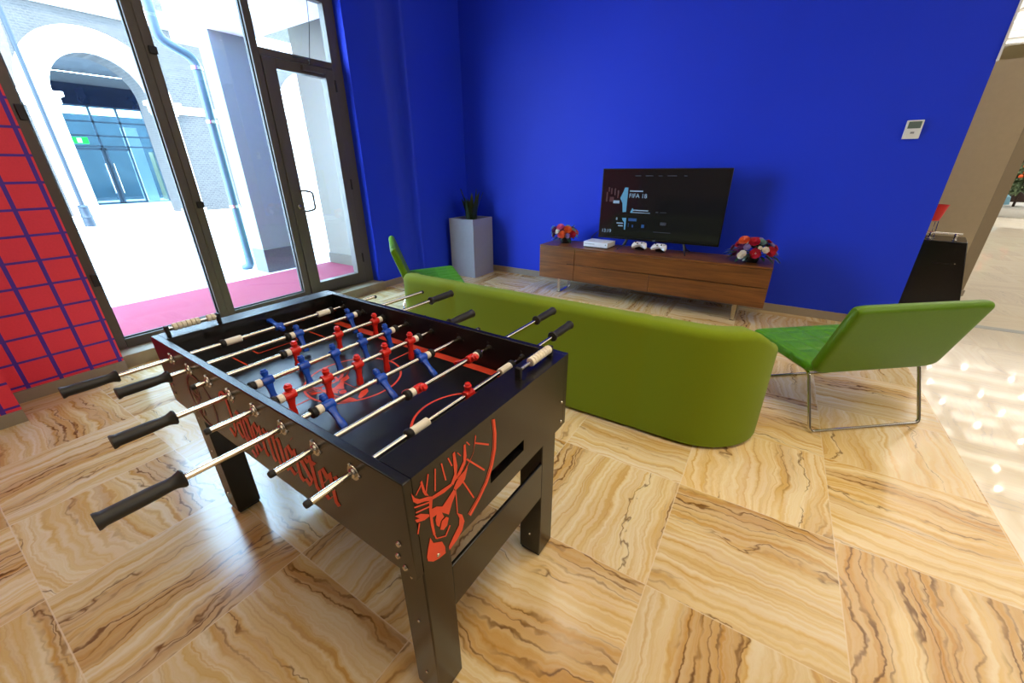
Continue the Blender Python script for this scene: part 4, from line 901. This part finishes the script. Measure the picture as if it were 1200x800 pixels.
# thermostat ----------------------------------------------------------
tm = thing('thermostat', 'small white thermostat with grey display on the blue wall', 'thermostat', (0.802,4.85,1.68))
MB().box(-0.052, 0.052, -0.022, 0.0, -0.068, 0.068).build('case', M['tw'], tm, bevel=0.004)
MB().box(-0.040, 0.040, -0.0235, -0.021, 0.008, 0.058).build('display', M['lcd'], tm)
MB().box(-0.012, 0.012, -0.0235, -0.021, -0.030, -0.016).build('button', M['silver'], tm)

# ------------------------------------------------------------------ hall beyond the blue wall
b = MB(); b.prism([(0.2,6.5),(1.905,6.5),(1.905,7.1),(0.2,7.1)], 0, 2.352)
pa = b.build('partition', M['column'], smooth=0)
b = MB(); b.prism([(1.905,6.5),(2.045,6.62),(2.045,7.1),(1.905,7.1)], 0, 2.352); b.build('shaded_chamfer', M['column_shade'], pa, smooth=0)  # chamfer face, its shade painted in as a darker taupe
tag(pa, 'taupe partition wall with chamfered corner behind the black cabinet', 'partition')
b = MB(); b.prism([(0.2,6.49),(1.91,6.49),(2.06,6.615),(2.06,7.1),(0.2,7.1)], 0, 0.07); struct(b.build('baseboard_hall', M['base'], smooth=0))
ck = thing('cabinet', 'black gloss cabinet with a slot, half hidden behind the blue wall', 'cabinet', (1.40,5.62,0), math.radians(-12))
MB().rings([[(-0.22,-0.26,0),(0.36,-0.26,0),(0.36,0.22,0),(-0.22,0.22,0)],[(-0.22,-0.22,0.757),(0.20,-0.22,0.757),(0.20,0.22,0.757),(-0.22,0.22,0.757)]]).build('carcass', M['blkgloss'], ck, bevel=0.006)
MB().box(0.02, 0.15, -0.234, -0.225, 0.55, 0.558).build('slot', M['gap'], ck)
MB().lathe([(0.001,0),(0.006,0),(0.005,0.003),(0.001,0.003)], (0.175,-0.228,0.56), (0,-1,0), n=12).build('lock', M['steel'], ck)
b = MB()
for x in (-0.06, 0.11): b.lathe([(0.001,0),(0.018,0),(0.018,0.01),(0.010,0.014),(0.010,0.04),(0.016,0.05),(0.016,0.066),(0.001,0.07)], (x,-0.15,0.756), n=14)
b.tube([(-0.09,-0.15,0.818),(0.15,-0.15,0.818)], 0.010, 10); b.build('towel_bar', M['chrome'], ck)
bk = thing('bucket', 'red plastic bucket in a wire rack on the black cabinet', 'bucket', (1.30,5.60,0.7585))
MB().lathe([(0.001,0.155),(0.055,0.155),(0.083,0.30),(0.088,0.30),(0.088,0.306),(0.079,0.306),(0.052,0.162),(0.001,0.162)], n=24).build('pail', M['red'], bk)
b = MB()
for k in range(4):
    a = PI/4+PI/2*k; c, s = math.cos(a), math.sin(a); b.tube([(0.075*c,0.075*s,0.003),(0.062*c,0.062*s,0.16)], 0.0035, 6)
for z, rad in ((0.003,0.075),(0.157,0.060)): b.tube([(rad*math.cos(2*PI*k/20),rad*math.sin(2*PI*k/20),z) for k in range(20)], 0.0035, 6, closed=True)
b.build('wire_rack', M['chrome'], bk)
# far display with small tree
t = thing('display_podium', 'round white podium with pale blue cloth in the far hall', 'podium', (6.4,18.9,0))
MB().lathe([(0.001,0),(1.35,0),(1.38,0.06),(1.38,0.24),(1.33,0.28),(0.001,0.28)], n=40).build('base', M['snow'], t)
MB().lathe([(0.001,0.28),(0.5,0.28),(0.47,0.50),(0.36,0.58),(0.001,0.56)], (-0.9,0.2,0), n=24).build('blue_cloth', M['lblue'], t, loc=(0,0,0))
t = thing('christmas_tree', 'small frosted Christmas tree standing on the far white podium', 'tree', (5.75,17.95,0.285))
MB().tube([(0,0,0),(0,0,0.5)], 0.03, 8).build('trunk', M['darkred'], t)
b = MB(); rr = random.Random(2)
for k in range(420):
    z = rr.random()**1.4; rad = 0.46*(1-z)+0.04; a = rr.uniform(0,2*PI); c, s = math.cos(a), math.sin(a)
    p = Vector((0.15*rad*c,0.15*rad*s,0.42+1.1*z)); q = p + Vector((rad*c,rad*s,-0.05+rr.uniform(-.1,.06)))*rr.uniform(.7,1)
    b.tube([p, q], [0.012,0.022], 4)
b.build('branches', M['tree'], t)
for k in range(14):
    z = rr.uniform(0.1,0.95); rad = 0.45*(1-z)+0.03; a = rr.uniform(PI,2*PI)
    MB().lathe([(0.05*math.sin(PI*i/8), -0.05*math.cos(PI*i/8)) for i in range(9)], (rad*math.cos(a),rad*math.sin(a),0.34+1.15*z), n=12).build('bauble', M['forange'], t)
t = tag(MB().box(3.5, 9.5, 20.7, 21.0, 0.0, 3.1).build('display_wall', M['darkred'], bevel=0.02), 'dark brown display wall behind the far Christmas tree', 'wall')
tag(MB().box(4.3, 5.6, 20.1, 20.5, 0.0, 1.0).build('red_counter', M['fred'], bevel=0.05), 'red counter left of the far Christmas tree', 'counter')
# balcony band and ceiling lattice over the hall
struct(MB().box(-4.4, 14, 15.4, 15.7, 3.3, 3.62).build('hall_fascia', M['white'], smooth=0))
b = MB()
for k in range(15): b.box(-4.4, 14, 6.2+1.1*k, 6.28+1.1*k, 4.9, 5.15)
for k in range(16): b.box(-4.0+1.15*k, -3.93+1.15*k, 5.2, 24, 4.92, 5.12)
struct(b.build('hall_ceiling_lattice', M['white'], smooth=0))
m0 = None
for k in range(5):
    y = 9.0+2.6*k
    if m0 is None:
        m0 = thing('linear_light', 'long white linear light hanging below the hall lattice', 'ceiling light', (5.2,y,4.62), 0, 'hall linear lights')
        MB().box(-2.6,2.6,-0.11,0.11,0.0,0.05).build('housing', M['white'], m0, bevel=0.006)
        MB().box(-2.58,2.58,-0.09,0.09,-0.012,0.0).build('diffuser', M['soft_on'], m0)
        for x in (-2.2, 2.2): MB().tube([(x,0,0.05),(x,0,0.66)], 0.008, 6).build('hanger', M['steel'], m0)
    else: copy_thing(m0, (5.2,y,4.62), 0, 'long white linear light hanging below the hall lattice')
l0 = None; rr = random.Random(12)
for ix in range(5):
    for iy in range(6):
        x, y = 3.5+0.95*ix+rr.uniform(-.25,.25), 10.6+1.45*iy+rr.uniform(-.35,.35)
        if l0 is None:
            l0 = thing('downlight', 'small round white downlight in the hall ceiling lattice', 'ceiling light', (x,y,4.86), 0, 'hall downlights')
            MB().lathe([(0.034,0),(0.06,0.0),(0.06,0.05),(0.034,0.05)], n=16).build('ring', M['white'], l0)
            MB().lathe([(0.001,-0.006),(0.034,-0.006),(0.034,0.0),(0.001,0.0)], n=16).build('diffuser', M['lamp_on'], l0)
        else: copy_thing(l0, (x,y,4.86), 0, 'small round white downlight in the hall ceiling lattice')

# ------------------------------------------------------------------ light
def area(name, loc, size, power, col, target=None, sy=None, spread=180):
    l = bpy.data.lights.new(name, 'AREA'); l.energy = power; l.color = col; l.size = size
    if sy: l.shape = 'RECTANGLE'; l.size_y = sy
    o = bpy.data.objects.new(name, l); COL.objects.link(o); o.location = loc
    d = (Vector(target) - Vector(loc)) if target else Vector((0,0,-1))
    o.rotation_euler = d.to_track_quat('-Z','Y').to_euler(); l.spread = math.radians(spread)
    return o
WARM = (1.0, 0.80, 0.52); NEUT = (1.0, 0.90, 0.74); COOL = (1.0, 0.96, 0.88)
area('ceiling_lamp_front', (0.4,0.7,4.1), 1.6, 21, WARM, spread=110)
area('ceiling_lamp_right', (0.6,2.3,4.1), 1.2, 17, WARM, spread=110)
area('ceiling_lamp_lounge', (-1.6,3.2,4.1), 1.2, 9, NEUT, spread=120)
area('added_fill_left', (-2.2,-0.6,4.1), 1.2, 24, (1.0, 0.86, 0.64))  # added unseen fill to brighten the red wall and left floor
area('added_fill_right', (6.2,1.5,4.3), 3.0, 170, NEUT, target=(-4.0,2.2,1.6))  # added unseen fill from the hall side, aimed at window and red walls
area('hall_lamp_mid', (4.5,9.0,5.28), 7.0, 330, COOL)
area('hall_lamp_far', (6.0,17.0,5.28), 8.0, 560, COOL)
s = bpy.data.lights.new('sun', 'SUN'); s.energy = 10.0; s.angle = math.radians(3); s.color = (1.0,0.97,0.92)
o = bpy.data.objects.new('sun', s); COL.objects.link(o); o.rotation_euler = Vector((-0.62,0.42,-0.85)).to_track_quat('-Z','Y').to_euler()
w = bpy.data.worlds.new('sky'); SC.world = w; w.use_nodes = True
nt = w.node_tree; bg = nt.nodes['Background']
tc = nt.nodes.new('ShaderNodeTexCoord'); sp = nt.nodes.new('ShaderNodeSeparateXYZ'); nt.links.new(tc.outputs['Generated'], sp.inputs[0])
rp = nt.nodes.new('ShaderNodeValToRGB'); nt.links.new(sp.outputs[2], rp.inputs[0])
rp.color_ramp.elements[0].position = 0.0; rp.color_ramp.elements[0].color = (0.60,0.82,1.0,1)
rp.color_ramp.elements[1].position = 0.8; rp.color_ramp.elements[1].color = (0.42,0.70,1.0,1)
nt.links.new(rp.outputs[0], bg.inputs[0]); bg.inputs[1].default_value = 22.0

SC.view_settings.view_transform = 'Standard'
SC.view_settings.look = 'None'
SC.view_settings.exposure = 0.0
SC.cycles.use_denoising = True
SC.cycles.max_bounces = 8; SC.cycles.diffuse_bounces = 4; SC.cycles.glossy_bounces = 4; SC.cycles.transparent_max_bounces = 12
SC.cycles.sample_clamp_indirect = 60.0
